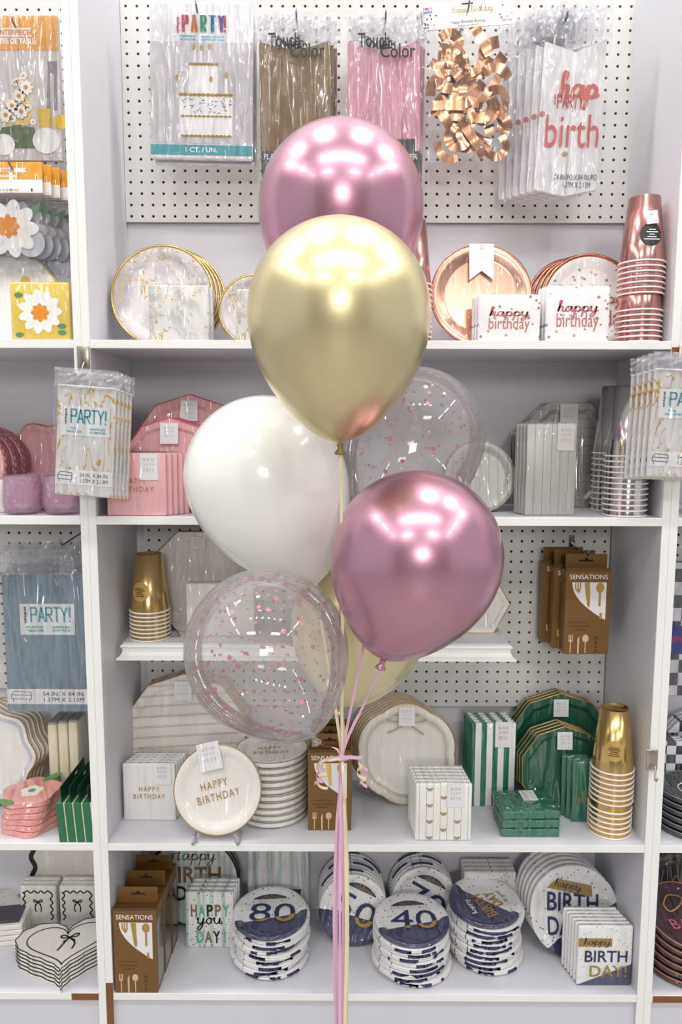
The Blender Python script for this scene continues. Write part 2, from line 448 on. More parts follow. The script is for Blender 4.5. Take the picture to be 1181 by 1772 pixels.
part(UL, 'exposed_core', M_box(.06, .001, TH-.001, 0), CORE, (1.165/2-.03, -.0009, Z5-TH), label='bare brown strip of shelf edge')
part(UR, 'exposed_core', M_box(1.0, .001, TH-.001, 0), CORE, (-.08, -.0009, Z5-TH), label='bare brown strip of shelf edge')
part(UR, 'exposed_core', M_box(1.1, .001, TH-.001, 0), CORE, (0, -.0009, Z3-TH), label='bare brown strip of shelf edge')
part(UM, 'exposed_core', M_box(PT-.002, .001, .026, 0), CORE, (HW+PT/2, -.0008, Z1-.038), label='bare brown patch on the panel edge')
def pegboard(u, xl, xr, zb, zt):
    m, ww, hh = pegmesh(xr-xl, zt-zb)
    cx = (xl+xr)/2-u.location.x
    part(u, 'pegboard', m, PEG, (cx, YP, zb))
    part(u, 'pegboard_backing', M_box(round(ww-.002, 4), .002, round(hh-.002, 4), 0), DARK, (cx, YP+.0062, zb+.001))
a = at_y(218, 384, YP); b = at_y(1087, 385, YP)
pegboard(UM, a.x, b.x, a.z, TOPZ)
a = at_y(250, 1220, YP); b = at_y(1051, 1220, YP)
pegboard(UM, a.x, b.x, a.z, Z3-TH-.004)
pegboard(UL, -1.7, -HW-2*PT-.004, 2.02, TOPZ); pegboard(UL, -1.7, -HW-2*PT-.004, .85, Z3-TH-.004)
pegboard(UR, HW+2*PT+.01, 1.3, .85, Z3-TH-.004)

# moulded ledge on the lower pegboard
pl = at_y(212, 1140, .10); pr = at_y(884, 1140, .10)
LZ = at_y(548, 1113, .105).z; LX = (pl.x+pr.x)/2; LWD = pr.x-pl.x
ledge = thing('moulded_ledge', 'white moulded ledge shelf fixed across the lower pegboard', 'ledge', (LX, .10, LZ))
part(ledge, 'board', M_box(LWD, YP-.10-.006, .010, .001), WHITE, (0, .004, -.010))
LW = LWD
prof = [(0.004, -.002), (-.002, -.003), (-.004, -.008), (0.0, -.011), (.0, -.02), (-.004, -.027), (-.011, -.031), (-.012, -.036), (.006, -.036)]
v = []; f = []
for s in (-1, 1): v += [(s*(LW/2+(-y)*.9), y, z) for y, z in prof]
n = len(prof)
for i in range(n): f.append([i, (i+1) % n, n+(i+1) % n, n+i])
f += [list(range(n)), list(range(2*n-1, n-1, -1))]
part(ledge, 'moulding', mk(v, f), EDGE)
cl = at_z(302, 1103, LZ)
part(ledge, 'clip', M_prism(((-.012, 0), (.012, 0), (.010, .004), (.006, .012), (-.004, .012), (-.008, .004)), .012, .001), mat('grey_clip', '7f7f80', .4), (cl.x-LX, cl.y-.10, 0), label='small grey metal clip')

# hooks on the dividers
def divider_hook(px, py, label, flip=1):
    p = at_y(px, py, -.003)
    t = thing('divider_hook', label, 'hook', (p.x, -.003, p.z))
    part(t, 'plate', M_box(.025, .004, .046, .006, 2), STEEL, (0, -.004, -.046))
    part(t, 'pin', M_tube(tuple(tuple(round(c, 5) for c in q) for q in smoothline([(0.004, -.003, -.034), (0.004, -.012, -.036), (.002, -.017, -.048), (.0, -.021, -.056), (0, -.028, -.058), (0, -.034, -.05)], 4)), .0018), STEEL)
    return t
divider_hook(144, 598, 'brushed steel hook clipped on the divider above the left foil tablecover packs')
divider_hook(1129, 1296, 'empty brushed steel hook on the right divider beside the gold cups')
divider_hook(1186, 596, 'brushed steel hook at the right edge holding the foil tablecover packs')

def peg_hook(px, py, Yend, label):
    p = at_y(px, py, Yend)
    t = thing('peg_hook', label, 'hook', (p.x, YP, p.z+.012))
    L = YP-Yend
    part(t, 'rod', M_tube(((0, 0, 0), (0, -L*.5, -.006), (0, -L+.01, -.012), (0, -L, -.010), (0, -L-.006, .002)), .0022), WIRE)
    part(t, 'back_plate', M_box(.014, .002, .03, .001), WIRE, (0, -.002, -.012))
    return t, p
# ------------------------------------------------------------------ makers
def bjf(parent, w, h, loc, rot=(0, 0, 0), ink=INKS, label='small white card tag', m=None):
    t = part(parent, 'card_tag', M_box(round(w, 4), .0012, round(h, 4), .0003), m or TAGM, loc, rot, label)
    for i, s in enumerate(('BON', 'JOUR', 'FÊTE')):
        txt(t, s, w*.56, h*(.115 if i < 2 else .15), (0, -.0005, h*(.77-.19*i)), ink, space=1.5)
    return t
TAGM = wrapped('wrapped_tag', 'eeedf0', .5, wr=.3)
PLATE_RINGS = ((.70, .008), (.74, .0075), (.84, .001), (.97, 0), (1.0, .0015))
def plate_rings(th): return PLATE_RINGS+((1.0, .003), (.985, .004), (1.0, .006), (1.0, round(th-.001, 4)), (.97, th), (.72, round(th+.004, 4)))
def flat_rings(th): return ((.78, .004), (.80, .0035), (.86, 0), (.985, 0), (1.0, .0012), (1.0, round(th-.001, 4)), (.98, th), (.8, round(th+.002, 4)))
def plate_pack(label, cat, R, outline, m, th, loc, rot, group, rim=None, rimr=.0011, rings=None, name='paper_plate_pack'):
    """things stands on its lowest edge: origin at the lowest point of the face"""
    t = thing(name, label, cat, loc, rot, group)
    base = round(-min(q for p, q in outline), 5)
    part(t, 'plate', M_dish(outline, rings or plate_rings(th)), m, (0, 0, base))
    if rim: part(t, 'rim', M_rim(outline, rimr, .0008, .992), rim, (0, 0, base))
    return t
def lean(px, pw, pb, zs, tilt, Y=None):
    """centre x, depth, radius of a leaning round thing from its pixel centre, width and foot"""
    if Y is None: Y = at_z(px, pb, zs).y
    zc = zs+.1; R = pw/2/F_PX*((Y-CAM.y)*math.cos(PITCH)+(CAM.z-zc)*math.sin(PITCH))
    p = at_y(px, pb, Y)
    return p.x, Y, round(R, 4)
def napkins(label, w, d, h, m, loc, rot=(0, 0, 0), group=None, name='napkin_pack', cat='napkins', folds=True):
    t = thing(name, label, cat, loc, rot, group)
    part(t, 'napkins', M_box(round(w, 4), round(d, 4), round(h, 4), .0035, 2), m)
    if folds:
        part(t, 'film_seam', M_box(round(w*.98, 4), .0008, .003, 0), FILM, (0, d*.5, h))
    return t
def cup_mesh(r0, r1, h): return M_lathe(((r1, 0), (r1*.998, .002), (r0, round(h, 4)), (r0*.93, round(h, 4)), (r0*.92, round(h-.005, 4)), (0.001, round(h-.005, 4))), 36)
def cup_pack(label, loc, r0, r1, h, n, dz, m, rimm, group, rot=0.0, sticker=None):
    t = thing('paper_cup_stack', label, 'cups', (loc[0], loc[1], loc[2]+.0004), (0, 0, rot), group)
    for i in range(n):
        c = part(t, 'cup', cup_mesh(r0, r1, h), m, (0, 0, i*dz))
        part(c, 'rim', M_tube(tuple((round((r1+.0012)*math.cos(2*pi*k/36), 5), round((r1+.0012)*math.sin(2*pi*k/36), 5), .0018) for k in range(36)), .0018, 6, True), rimm)
    if sticker:
        a, zz, rs, sm, lines, im = sticker
        z = (n-1)*dz+zz; rr = r1+(r0-r1)*zz/h+.0008; slope = math.atan((r1-r0)/h)
        v = [(0, 0, 0)]; f = []
        N = 28
        for ring in (.5, 1):
            for k in range(N):
                u = rs*ring*math.cos(2*pi*k/N); q = rs*ring*math.sin(2*pi*k/N); r2 = rr-(q)*math.tan(slope); b = u/rr+a
                v.append((r2*math.sin(b), -r2*math.cos(b), z+q))
        v[0] = (rr*math.sin(a), -rr*math.cos(a), z)
        for k in range(N):
            j = (k+1) % N; f.append([0, 1+k, 1+j]); f.append([1+k, 1+N+k, 1+N+j, 1+j])
        s = part(t, 'sticker', mk(v, f, True), sm, label='round printed sticker')
        for i, (tx, ww) in enumerate(lines):
            part(s, 'fine_print', M_flat(rect(round(-ww*rs/2, 4), round(ww*rs/2, 4), round(-rs*.035, 4), round(rs*.035, 4))), im, ((rr+.0012)*math.sin(a), -(rr+.0012)*math.cos(a), z+rs*(.35-.2*i)), (-slope, 0, a))
    return t
def cutlery_box(label, w, d, h, loc, rot=(0, 0, 0), group=None):
    t = thing('cutlery_box', label, 'cutlery box', loc, rot, group)
    part(t, 'carton', M_box(round(w, 4), round(d, 4), round(h, 4), .0008), BROWN)
    # header tab with a euro slot
    th = h*.185; sw = w*.16
    tab = part(t, 'header_tab', M_prism(((-w*.46, 0), (w*.46, 0), (w*.46, th), (-w*.46, th)), .001), BROWN, (0, d*.55, h))
    part(tab, 'hang_slot', flats(('slot', w), [rect(-sw, sw, th*.5, th*.62), circ(th*.12, 12, 0, th*.64)]), DARK, (0, -.0004, 0))
    top = part(t, 'sloped_lid', M_prism(((0, 0), (d*.55, 0), (d*.55, h*.035)), round(w*.98, 4)), BROWN2, (-w*.49, d*.55, h), (0, 0, -pi/2))
    part(t, 'side_window', M_box(.0006, round(d*.8, 4), round(h*.8, 4), 0), mat('side_window_film', '57524a', .15, coat=1.0), (w/2+.0001, d*.1, h*.06), label='dark clear side window')
    # window cut on a sweeping curve
    x0, x1, zt = -w*.36, w*.40, h*.865
    arc = [(x1, zt), (x0, zt)]+[(x0+(x1-x0)*s, zt-h*.45*math.sqrt(s)) for s in (.02, .05, .1, .16, .25, .36, .5, .66, .82, 1)]
    win = part(t, 'window', flats(('cwin', w, h), [arc]), mat('window_card', 'e9e7e8', .25, coat=1.0), (0, -.0006, 0), label='white curved window showing cutlery')
    gold = mat('gold_cutlery', 'd8b66a', .18, 1.0)
    part(win, 'fork', flats(('wf', w, h), [rect(-w*.30+w*.055*i, -w*.27+w*.055*i, h*.79, h*.862) for i in range(3)]+[((-w*.30, h*.79), (-w*.16, h*.79), (-w*.19, h*.745), (-w*.23, h*.74))]), gold, (0, -.0005, 0))
    part(win, 'knife', flats(('wk', w, h), [((-w*.09, h*.862), (.03*w, h*.862), (.05*w, h*.6), (.02*w, h*.56), (-.02*w, h*.6))]), gold, (0, -.0005, 0))
    part(win, 'spoon', flats(('ws', w, h), [circ(w*.09, 16, w*.26, h*.80, 1.3), rect(w*.235, w*.285, h*.58, h*.74), rect(w*.27, w*.32, h*.43, h*.50)]), gold, (0, -.0005, 0))
    txt(t, 'SENSATIONS', w*.84, h*.055, (0, -.0006, h*.93), INKW)
    for i, s in enumerate(('Assorted Cutlery', 'Couverts assortis', 'Cubiertos')):
        txt(t, s, w*(.46 if i < 2 else .28), h*.022, (-w*.16, -.0006, h*(.385-.042*i)), BRINK)
    # printed fork, knife, spoon
    ic = mat('printed_cutlery', 'd6b98c', .4)
    part(t, 'fork_print', flats(('pf', w, h), [rect(-.012*w, .012*w, h*.015, h*.16), rect(-.045*w, .045*w, h*.15, h*.175)]+[rect(-.045*w+.036*w*i, -.025*w+.036*w*i, h*.17, h*.235) for i in range(3)]), ic, (-w*.35, -.0006, 0))
    part(t, 'knife_print', flats(('pk', w, h), [((-.015*w, h*.01), (.02*w, h*.01), (.025*w, h*.225), (-.02*w, h*.18))]), ic, (-w*.18, -.0006, 0))
    part(t, 'spoon_print', flats(('psn', w, h), [rect(-.012*w, .012*w, h*.015, h*.16), circ(w*.07, 14, 0, h*.19, 1.3)]), ic, (-w*.02, -.0006, 0))
    txt(t, '24', w*.10, h*.036, (w*.22, -.0006, h*.20), BRINK, bold=.02)
    for i in range(3): txt(t, '8', w*.045, h*.03, (w*.22, -.0006, h*(.145-.052*i)), BRINK, bold=.02)
    return t
BROWN = mat('bronze_carton', '7c5b2d', .38, .25, var=.06); BROWN2 = mat('bronze_carton_dark', '5f4420', .45, .2)
BRINK = mat('ink_dark_bronze', '4a3518', .5)
def size_panel(t, w, x, z, h, imp, met, m=None):
    """white strip with a drawing of a draped table and the size"""
    p = part(t, 'size_panel', M_flat(rect(round(-w/2, 4), round(w/2, 4), 0, round(h, 4))), m or CARD, (x, -.0009, z))
    s = h*.62; X = -w*.33; W2 = w*.24
    part(p, 'table_drawing', strokes(('tbl', w, h), [[(X-W2/2, h*.62), (X-W2/3, h*.85)], [(X-W2/3, h*.85), (X+W2/2, h*.78)], [(X-W2/2, h*.62), (X+W2/2, h*.58)], [(X+W2/2, h*.58), (X+W2/2, h*.78)], [(X-W2/2, h*.62), (X-W2/2, h*.36)],
         [(X-W2/2, h*.36), (X+W2/2, h*.32)], [(X+W2/2, h*.32), (X+W2/2, h*.6)], [(X-W2*.42, h*.36), (X-W2*.4, h*.14)], [(X+W2*.42, h*.32), (X+W2*.4, h*.12)]], .0011, 1), INKK, (0, -.0004, 0))
    txt(p, imp, w*.50, h*.26, (w*.18, -.0004, h*.68), INKK); txt(p, met, w*.48, h*.26, (w*.18, -.0004, h*.30), INKK)
    return p
def party_panel(t, w, h, x, z, a, b, ink=TEAL):
    p = part(t, 'brand_panel', M_flat(rect(round(-w/2, 4), round(w/2, 4), 0, round(h, 4))), mat('panel_white', 'f3f3f1', .45, coat=.6, wr=.3), (x, -.0009, z))
    txt(p, 'unique', h*.52, h*.115, (-w*.40, -.0005, h*.64), INKK, bold=.02, rot=(0, -pi/2, 0))
    part(p, 'lettering', M_outline_text('PARTY!', round(w*.74, 4), round(h*.5, 4), .0016), ink, (w*.06, -.0005, h*.65))
    for s, q in ((a, -.23), (b, .25)):
        for i, l in enumerate(s): txt(p, l, w*(.14 if len(l) < 6 else .32), h*.075, (w*q, -.0005, h*(.25-.11*i)), ink, bold=.02)
    return p
def bag(t, w, h, z=0.0, y=-.004, seed=1, amp=.003, back=None, head=0.0):
    if head: part(t, 'bag_header', M_film(round(w*1.02, 4), round(h*head, 4), amp*2, seed+9, 16, 7), FILMH, (0, y+.003, z+h*(1-head)), label='hazy clear top of the plastic bag')
    part(t, 'plastic_bag', M_film(round(w, 4), round(h, 4), amp, seed), FILM, (0, y, z), label='clear creased plastic bag')
    if back: part(t, 'bag_back', M_film(round(w, 4), round(h, 4), amp*.5, seed+5, 6, 8), FILM, (0, back, z))
# ------------------------------------------------------------------ balloons
def chrome(name, hexc, rough=.2):
    return mat(name, hexc, rough, .9, .35, coatr=.05)
PURPLE = chrome('chrome_mauve', 'c793a6', .29); GOLDB = chrome('chrome_champagne', 'dccf9f', .33)
PEARL = mat('pearl_white_latex', 'f0f0ea', .22, .0, .6, coatr=.06)
CHAMP = mat('cream_latex', 'ddd2a6', .28, .35, .4)
def clear_latex():
    g = G('clear_latex'); t = g.t; out = t.nodes['Material Output']; t.nodes.remove(g.b)
    tr = g.n('ShaderNodeBsdfTransparent'); tr.inputs[0].default_value = (.95, .945, .94, 1)
    gl = g.n('ShaderNodeBsdfGlossy'); gl.inputs['Roughness'].default_value = .035
    df = g.n('ShaderNodeBsdfDiffuse'); df.inputs[0].default_value = (.93, .92, .92, 1)
    lw = g.n('ShaderNodeLayerWeight'); lw.inputs[0].default_value = .22
    haze = g.m('ADD', .11, g.m('MULTIPLY', g.m('POWER', lw.outputs['Facing'], 2.5), .38))
    m1 = g.n('ShaderNodeMixShader'); t.links.new(haze, m1.inputs[0]); t.links.new(tr.outputs[0], m1.inputs[1]); t.links.new(df.outputs[0], m1.inputs[2])
    m2 = g.n('ShaderNodeMixShader'); t.links.new(g.m('ADD', g.m('MULTIPLY', lw.outputs['Fresnel'], .75), .03), m2.inputs[0])
    t.links.new(m1.outputs[0], m2.inputs[1]); t.links.new(gl.outputs[0], m2.inputs[2]); t.links.new(m2.outputs[0], out.inputs[0])
    return g.mat
CLEAR = clear_latex()
CONF = mat('pink_foil_confetti', 'cf7f90', .3, .35)
PINKRIB = mat('pink_ribbon', 'e2b4cf', .32, .1, .3); CREAMRIB = mat('cream_ribbon', 'e9dfba', .32, .1, .3)
def bprofile(R, low):
    P = []
    for i in range(1, 25):
        a = pi/2*(1-i/24); P.append((R*math.cos(a), R*math.sin(a)))
    for i in range(1, 30):
        u = i/29; r = R*math.sqrt(max(0, 1-u*u))*(1-.28*u**2.4); P.append((max(r, R*.035), -low*R*u))
    P.append((R*.03, -low*R*1.02)); return P
TIE = at_y(592, 1312, -.33)
def ribbon_mesh(path, wd, twist=0.0, seed=0):
    P = smoothline(path, 8); v = []; f = []; r = random.Random(seed); ph = r.uniform(0, 6)
    for i, p in enumerate(P):
        a = twist*math.sin(i*.35+ph); q = Vector((math.cos(a), math.sin(a), 0))*wd/2; v += [p-q, p+q]
    for i in range(len(P)-1): f.append([2*i, 2*i+1, 2*i+3, 2*i+2])
    return mk(v, f, True)
def balloon(px, py, rpx, Y, m, label, knot=None, low=1.38, confetti=0, rib=PINKRIB, seed=1, ring=None, drop=(0, 0), knotm=None, lean_y=0.0, mid=None):
    """px,py: centre of the widest circle; knot: pixel of the knot"""
    c = at_y(px, py, Y); R = rpx/F_PX*(Y-CAM.y)*.985
    k = at_y(knot[0], knot[1], Y+lean_y)
    axis = (c-k).normalized(); low = (c-k).length/R
    t = thing('balloon', label, 'balloon', k, group='balloons of the bouquet')
    q = axis.to_track_quat('Z', 'Y').to_euler()
    part(t, 'latex_skin', M_lathe(tuple((round(a, 5), round(b, 5)) for a, b in bprofile(R, low)), 64), m, c-k, q)
    km = knotm or m
    part(t, 'knot', M_lathe(((.003, .004), (.0032, 0), (.0055, -.004), (.0036, -.008), (.0075, -.013), (.0092, -.0165), (.0075, -.018), (.003, -.0165)), 16), km, (0, 0, 0), q)
    if confetti:
        r = random.Random(seed); v = []; f = []
        for _ in range(confetti):
            z = r.uniform(-.93, .97); a = r.uniform(0, 2*pi); s = math.sqrt(1-z*z)
            n = Vector((s*math.cos(a), s*math.sin(a), z)); rad = R*.985*(1 if z > 0 else 1)
            p = n*rad
            if z < 0: u = -z; p = Vector((n.x/s, n.y/s, 0))*(R*.98*math.sqrt(1-u*u)*(1-.28*u**2.4)) + Vector((0, 0, -low*R*u))
            a1 = n.orthogonal().normalized(); b1 = n.cross(a1); sz = r.choice((.0013, .0018, .0024, .003, .0038, .005)); k0 = len(v); nn = r.choice((3, 4, 4, 5))
            th = r.uniform(0, 6); el = r.uniform(.4, 1.2)
            for i in range(nn):
                an = th+2*pi*i/nn+r.uniform(-.3, .3); v.append(p+(a1*math.cos(an)*el+b1*math.sin(an))*sz+n*r.uniform(-.0012, .0))
            f.append(list(range(k0, k0+nn)))
        part(t, 'confetti', mk(v, f), CONF, c-k, q, label='pink foil confetti clinging inside', kind='stuff')
    # ribbon from the knot to the tie, then down to the floor
    rr = random.Random(seed+50); b = TIE-k; dx, dy = drop
    m1 = b*.45+Vector((dx*.2, 0, 0))
    if mid is not None: m1.y = mid-k.y
    path = [Vector((0, 0, -.010)), m1, b+Vector((dx*.05, dy*.1, 0)), b+Vector((dx*.5, dy, -.13)), b+Vector((dx*.7, dy, -.3)), b+Vector((dx*.5, dy, -.55)), Vector((b.x+dx*.2, b.y+dy, -k.z+.002))]
    part(t, 'ribbon', ribbon_mesh(path, .0052, .7, seed), rib)
    return t
balloon(590.5, 362, 139, -.13, PURPLE, 'topmost shiny mauve balloon behind the gold balloon', (590, 560), seed=11, drop=(-.012, .006))
balloon(587, 542, 157, -.385, GOLDB, 'large shiny champagne gold balloon in front at the top', (589, 766), seed=12, rib=CREAMRIB, drop=(.012, -.004), knotm=mat('gold_knot', '8f7c4a', .35, .6))
balloon(459, 824, 141, -.14, PEARL, 'pearl white balloon above the front confetti balloon', (546, 1012), seed=13, rib=CREAMRIB, drop=(.006, .010), mid=-.24, lean_y=-.02)
balloon(718, 757, 122, -.055, CLEAR, 'clear balloon with pink confetti behind the lower mauve balloon', (648, 955), seed=14, confetti=520, drop=(.004, .004), mid=-.30, lean_y=-.07)
balloon(722, 962, 152, -.345, PURPLE, 'lower shiny mauve balloon at the right of the bunch', (664, 1140), seed=15, drop=(-.004, -.006))
balloon(461, 1124, 147, -.325, CLEAR, 'large clear balloon with pink confetti at the front left', (541, 1272), seed=16, confetti=680, drop=(-.018, .002))
balloon(624, 1070, 124, -.055, CHAMP, 'pale gold balloon mostly hidden behind the lower mauve balloon', (592, 1222), seed=17, rib=CREAMRIB, drop=(.016, .004))
# tie with curled ends
def curl(px0, py0, pts, turns, r, m, wd, t, seed):
    P = [at_y(a, b, -.336-.0022*seed)-TIE for a, b in pts]; base = smoothline(P, 14); v = []; f = []; n = len(base)
    for i, p in enumerate(base):
        s = i/(n-1); a = turns*2*pi*max(0, s-.25); rad = r*min(1, max(0, s-.2)*3)
        c = p+Vector((math.cos(a)*rad, math.sin(a)*rad, 0)); v += [c+Vector((0, 0, wd/2)), c-Vector((0, 0, wd/2))]
    for i in range(n-1): f.append([2*i, 2*i+1, 2*i+3, 2*i+2])
    part(t, 'curled_end', mk(v, f, True), m)
tie = thing('ribbon_tie', 'pink and cream ribbon knot with curled ends gathering the balloon strings', 'ribbon', TIE)
part(tie, 'knot', M_lathe(((.002, -.006), (.006, -.004), (.0075, 0), (.006, .004), (.002, .006)), 12), PINKRIB)
curl(0, 0, [(592, 1312), (570, 1313), (555, 1322), (556, 1335), (554, 1348), (550, 1358)], 3.2, .007, PINKRIB, .006, tie, 1)
curl(0, 0, [(592, 1313), (575, 1315), (560, 1320), (559, 1340), (557, 1352), (560, 1362)], 2.6, .008, CREAMRIB, .005, tie, 2)
curl(0, 0, [(592, 1312), (610, 1310), (624, 1318), (622, 1332), (628, 1345), (629, 1358)], 3.4, .006, CREAMRIB, .006, tie, 3)
curl(0, 0, [(592, 1311), (612, 1311), (630, 1314), (632, 1330), (628, 1344), (634, 1358)], 2.4, .006, PINKRIB, .006, tie, 4)
# ================================================================== hanging packs on the upper pegboard
def grid_film(t, w, h, **k): bag(t, w, h, **k)
# cake centrepiece packs
YH = .165
x, z, wd, ht = RC(257, 436, 275, 4, YH)
peg_hook(340, 16, YH-.012, 'wire hook holding the cake centrepiece packs')
CW = mat('photo_grey', 'd6d1d3', .45, coat=.7, wr=.5, var=.05); CWH = mat('pack_white', 'f0eff0', .45, coat=.7, wr=.5)
for i in range(2):
    t = thing('centerpiece_pack', ('front' if i == 0 else 'rear')+' flat pack with a gold-trimmed paper cake centrepiece picture', 'party pack', (x+.004*i, YH+.022*i, z-.004*i), (0, .018, 0), 'cake centrepiece packs on the upper pegboard')
    part(t, 'pack', M_box(wd, .012, ht, .002), CWH)
    pic = part(t, 'picture', M_flat(rect(-wd/2+.001, wd/2-.001, ht*.10, ht*.75)), CW, (0, -.0006, 0))
    def cx(a): return (a/455-.5)*wd
    def cz(b): return (1-b/690)*ht
    # three tiers, candles and gold trim drawn in print
    part(pic, 'cake_tiers', flats('tiers', [rect(cx(130), cx(365), cz(590), cz(410)), rect(cx(175), cx(300), cz(410), cz(265)), rect(cx(190), cx(203), cz(265), cz(205)), rect(cx(222), cx(232), cz(265), cz(210)), rect(cx(255), cx(268), cz(265), cz(205)), rect(cx(330), cx(342), cz(400), cz(330))]), mat('cake_white', 'f6f4f3', .5), (0, -.0004, 0))
    def trim(x0, x1, zc, n, hh): return [circ(hh, 10, x0+(x1-x0)*(k+.5)/n, zc, .8) for k in range(n)]+[rect(x0, x1, zc-hh*.3, zc+hh*.3)]
    part(pic, 'gold_trim', flats('trim', trim(cx(175), cx(300), cz(270), 8, wd*.02)+trim(cx(128), cx(366), cz(405), 12, wd*.022)+trim(cx(136), cx(362), cz(500), 12, wd*.016)+trim(cx(136), cx(362), cz(588), 12, wd*.018)+[circ(wd*.017, 10, cx(a), cz(b), 1.7) for a, b in ((194, 195), (227, 198), (263, 192), (337, 315), (120, 330), (270, 335))]), mat('print_gold', 'b79a52', .4, .2), (0, -.0008, 0))
    r = random.Random(4)
    L = []
    for _ in range(38):
        a, b = r.uniform(140, 355), r.uniform(425, 488); q = r.uniform(0, pi); L.append([(cx(a), cz(b)), (cx(a)+.006*math.cos(q), cz(b)+.006*math.sin(q))])
    part(pic, 'sprinkles', strokes('sprk', L, .0014, 1), mat('ink_grey', '4a4745', .5), (0, -.0006, 0))
    cols = ['e0567d', 'e08a3c', '52b07a', '3f8fc4', '8a5ab0', 'd8483f']
    for k, ch in enumerate('PARTY!'):
        part(t, 'lettering', M_outline_text(ch, round(wd*(.075 if ch != '!' else .02), 4), round(ht*.108, 4), .0016), mat('ink_party%d' % k, cols[k], .5), (wd*(-.155+.087*k) - (.012 if ch == '!' else 0), -.0012, ht*.865))
    txt(t, 'unique', ht*.10, wd*.035, (-wd*.225, -.0012, ht*.855), mat('ink_crimson', 'c3305a', .5), bold=.03, rot=(0, -pi/2, 0))
    for k, (s, q) in enumerate((('CENTERPIECE', -.13), ('DECORATION', -.13), ('DÉCORATION POUR', .11), ('CENTRE DE TABLE', .11))): txt(t, s, wd*(.15 if q < 0 else .23), ht*.013, (wd*q, -.0012, ht*(.785-.02*(k % 2))), TEAL, bold=.03)
    b = part(t, 'teal_band', M_flat(rect(-wd/2+.001, wd/2-.001, ht*.025, ht*.09)), mat('print_teal', '3fa5ab', .5, coat=.6), (0, -.0012, 0))
    txt(b, '1 CT. / UN.', wd*.31, ht*.033, (0, -.0005, ht*.058), INKW, bold=.03)
    bag(t, wd*1.01, ht*1.005, seed=21+i, amp=.0025, y=-.0045)
# folded plastic tablecovers
def tablecover(px0, px1, ptop, pbot, colr, cname, hookpx, seed):
    Y = .16; x, z, wd, ht = RC(px0, px1, pbot, ptop, Y); n = 3
    peg_hook(hookpx, ptop+8, Y-.01, 'wire hook holding the %s tablecovers' % cname)
    m = wrapped('tablecover_'+cname, colr, .5, wr=.75, wscale=16)
    for i in range(n):
        t = thing('tablecover_pack', '%s folded %s plastic tablecover in a clear bag on the upper pegboard' % (nth(i, n), cname), 'tablecover', (x+.0035*i, Y+.018*i, z+.003*i), (0, -.012+.012*i, 0), cname+' tablecovers')
        ch = ht*.86
        ol = [(-wd*.46, 0), (wd*.46, 0), (wd*.47, ch)]+[(wd*.47*(1-k/8), ch-.016*math.sin(pi*k/8)) for k in range(1, 8)]
        ol += [(-wd*(.47)*k/8, ch-.0*k) for k in range(0, 9)]
        ol = [(-wd*.46, 0), (wd*.46, 0), (wd*.46, ch*.99)]+[(wd*.46*(1-2*k/12), ch-.017*math.sin(pi*k/12)) for k in range(1, 12)]+[(-wd*.46, ch*.99)]
        part(t, 'folded_cover', M_prism(tuple((round(a, 4), round(b, 4)) for a, b in ol), .014, .0015), m)
        for q in (-.2, .22): part(t, 'fold', M_tube(((wd*q, 0, .004), (wd*q*1.1, -.0012, ch*.5), (wd*q*.9, -.0004, ch*.9)), .0016, 5), m)
        bd = part(t, 'black_band', M_flat(rect(round(-wd*.455, 4), round(wd*.455, 4), round(ht*.125, 4), round(ht*.275, 4))), mat('print_black', '17171a', .4, coat=.7, wr=.4), (0, -.0032, 0))
        part(bd, 'band_flag', M_flat(rect(round(-wd*.08, 4), round(wd*.40, 4), round(ht*.275, 4), round(ht*.34, 4))), mat('print_black', ''), (0, 0, 0))
        txt(bd, 'PLASTIC TABLECOVER', wd*.84, ht*.03, (0, -.0006, ht*.245), INKW)
        txt(t, 'Touch', wd*.40, ht*.075, (-wd*.13, -.0125, ht*.845), INKK, .012); txt(t, 'of', wd*.05, ht*.03, (.0, -.0125, ht*.81), INKK); txt(t, 'Color', wd*.44, ht*.075, (wd*.17, -.0125, ht*.79), INKK, .012)
        bag(t, wd, ht, seed=seed+i, amp=.004, y=-.007, head=.15)
tablecover(447, 580, 22, 350, '8a6c41', 'bronze', 513, 31)
tablecover(599, 735, 22, 352, 'e3a5b5', 'light pink', 668, 41)
# birthday bunting
Y = .155; x, z, wd, ht = RC(735, 897, 280, 2, Y)
peg_hook(812, 12, Y-.012, 'wire hook holding the rose gold bunting')
t = thing('bunting_pack', 'clear bag of rose gold foil letter bunting with a white header card', 'party pack', (x, Y, z), (0, -.03, 0))
hd = part(t, 'header_card', M_box(wd, .002, round(ht*.16, 4), .0004), CARD, (0, 0, ht*.84), (0, -.045, 0))
scr(hd, 'Happy Birthday', wd*.44, ht*.065, (wd*.05, -.0006, ht*.105), mat('print_gold', ''), .13)
txt(hd, 'Happy Birthday Bunting', wd*.36, ht*.022, (.0, -.0006, ht*.035), INKK); txt(hd, '2m/1x', wd*.09, ht*.016, (wd*.40, -.0006, ht*.03), INKK)
txt(hd, 'PARTY', wd*.10, ht*.016, (-wd*.42, -.0006, ht*.13), mat('ink_crimson', ''), bold=.03); txt(hd, 'BUNTING HAPPY BIRTHDAY', wd*.22, ht*.009, (.0, -.0006, ht*.014), INKK); txt(hd, 'MIEIR', wd*.10, ht*.016, (-wd*.42, -.0006, ht*.11), mat('ink_party3', ''), bold=.03)
r = random.Random(9)
for cc, cn in (('c9906a', 'a'), ('7a2f3d', 'b'), ('2d2a28', 'c')):
    part(hd, 'printed_dots', flats('hd'+cn, [circ(wd*.009, 10, r.choice((-1, 1))*wd*r.uniform(.33, .47), ht*r.uniform(.015, .145)) for _ in range(7)]), mat('dot'+cn, cc, .5), (0, -.0005, 0))
part(hd, 'hang_slot', flats('hs', [rect(-.012, .012, ht*.142, ht*.15)]), DARK, (0, -.0005, 0))
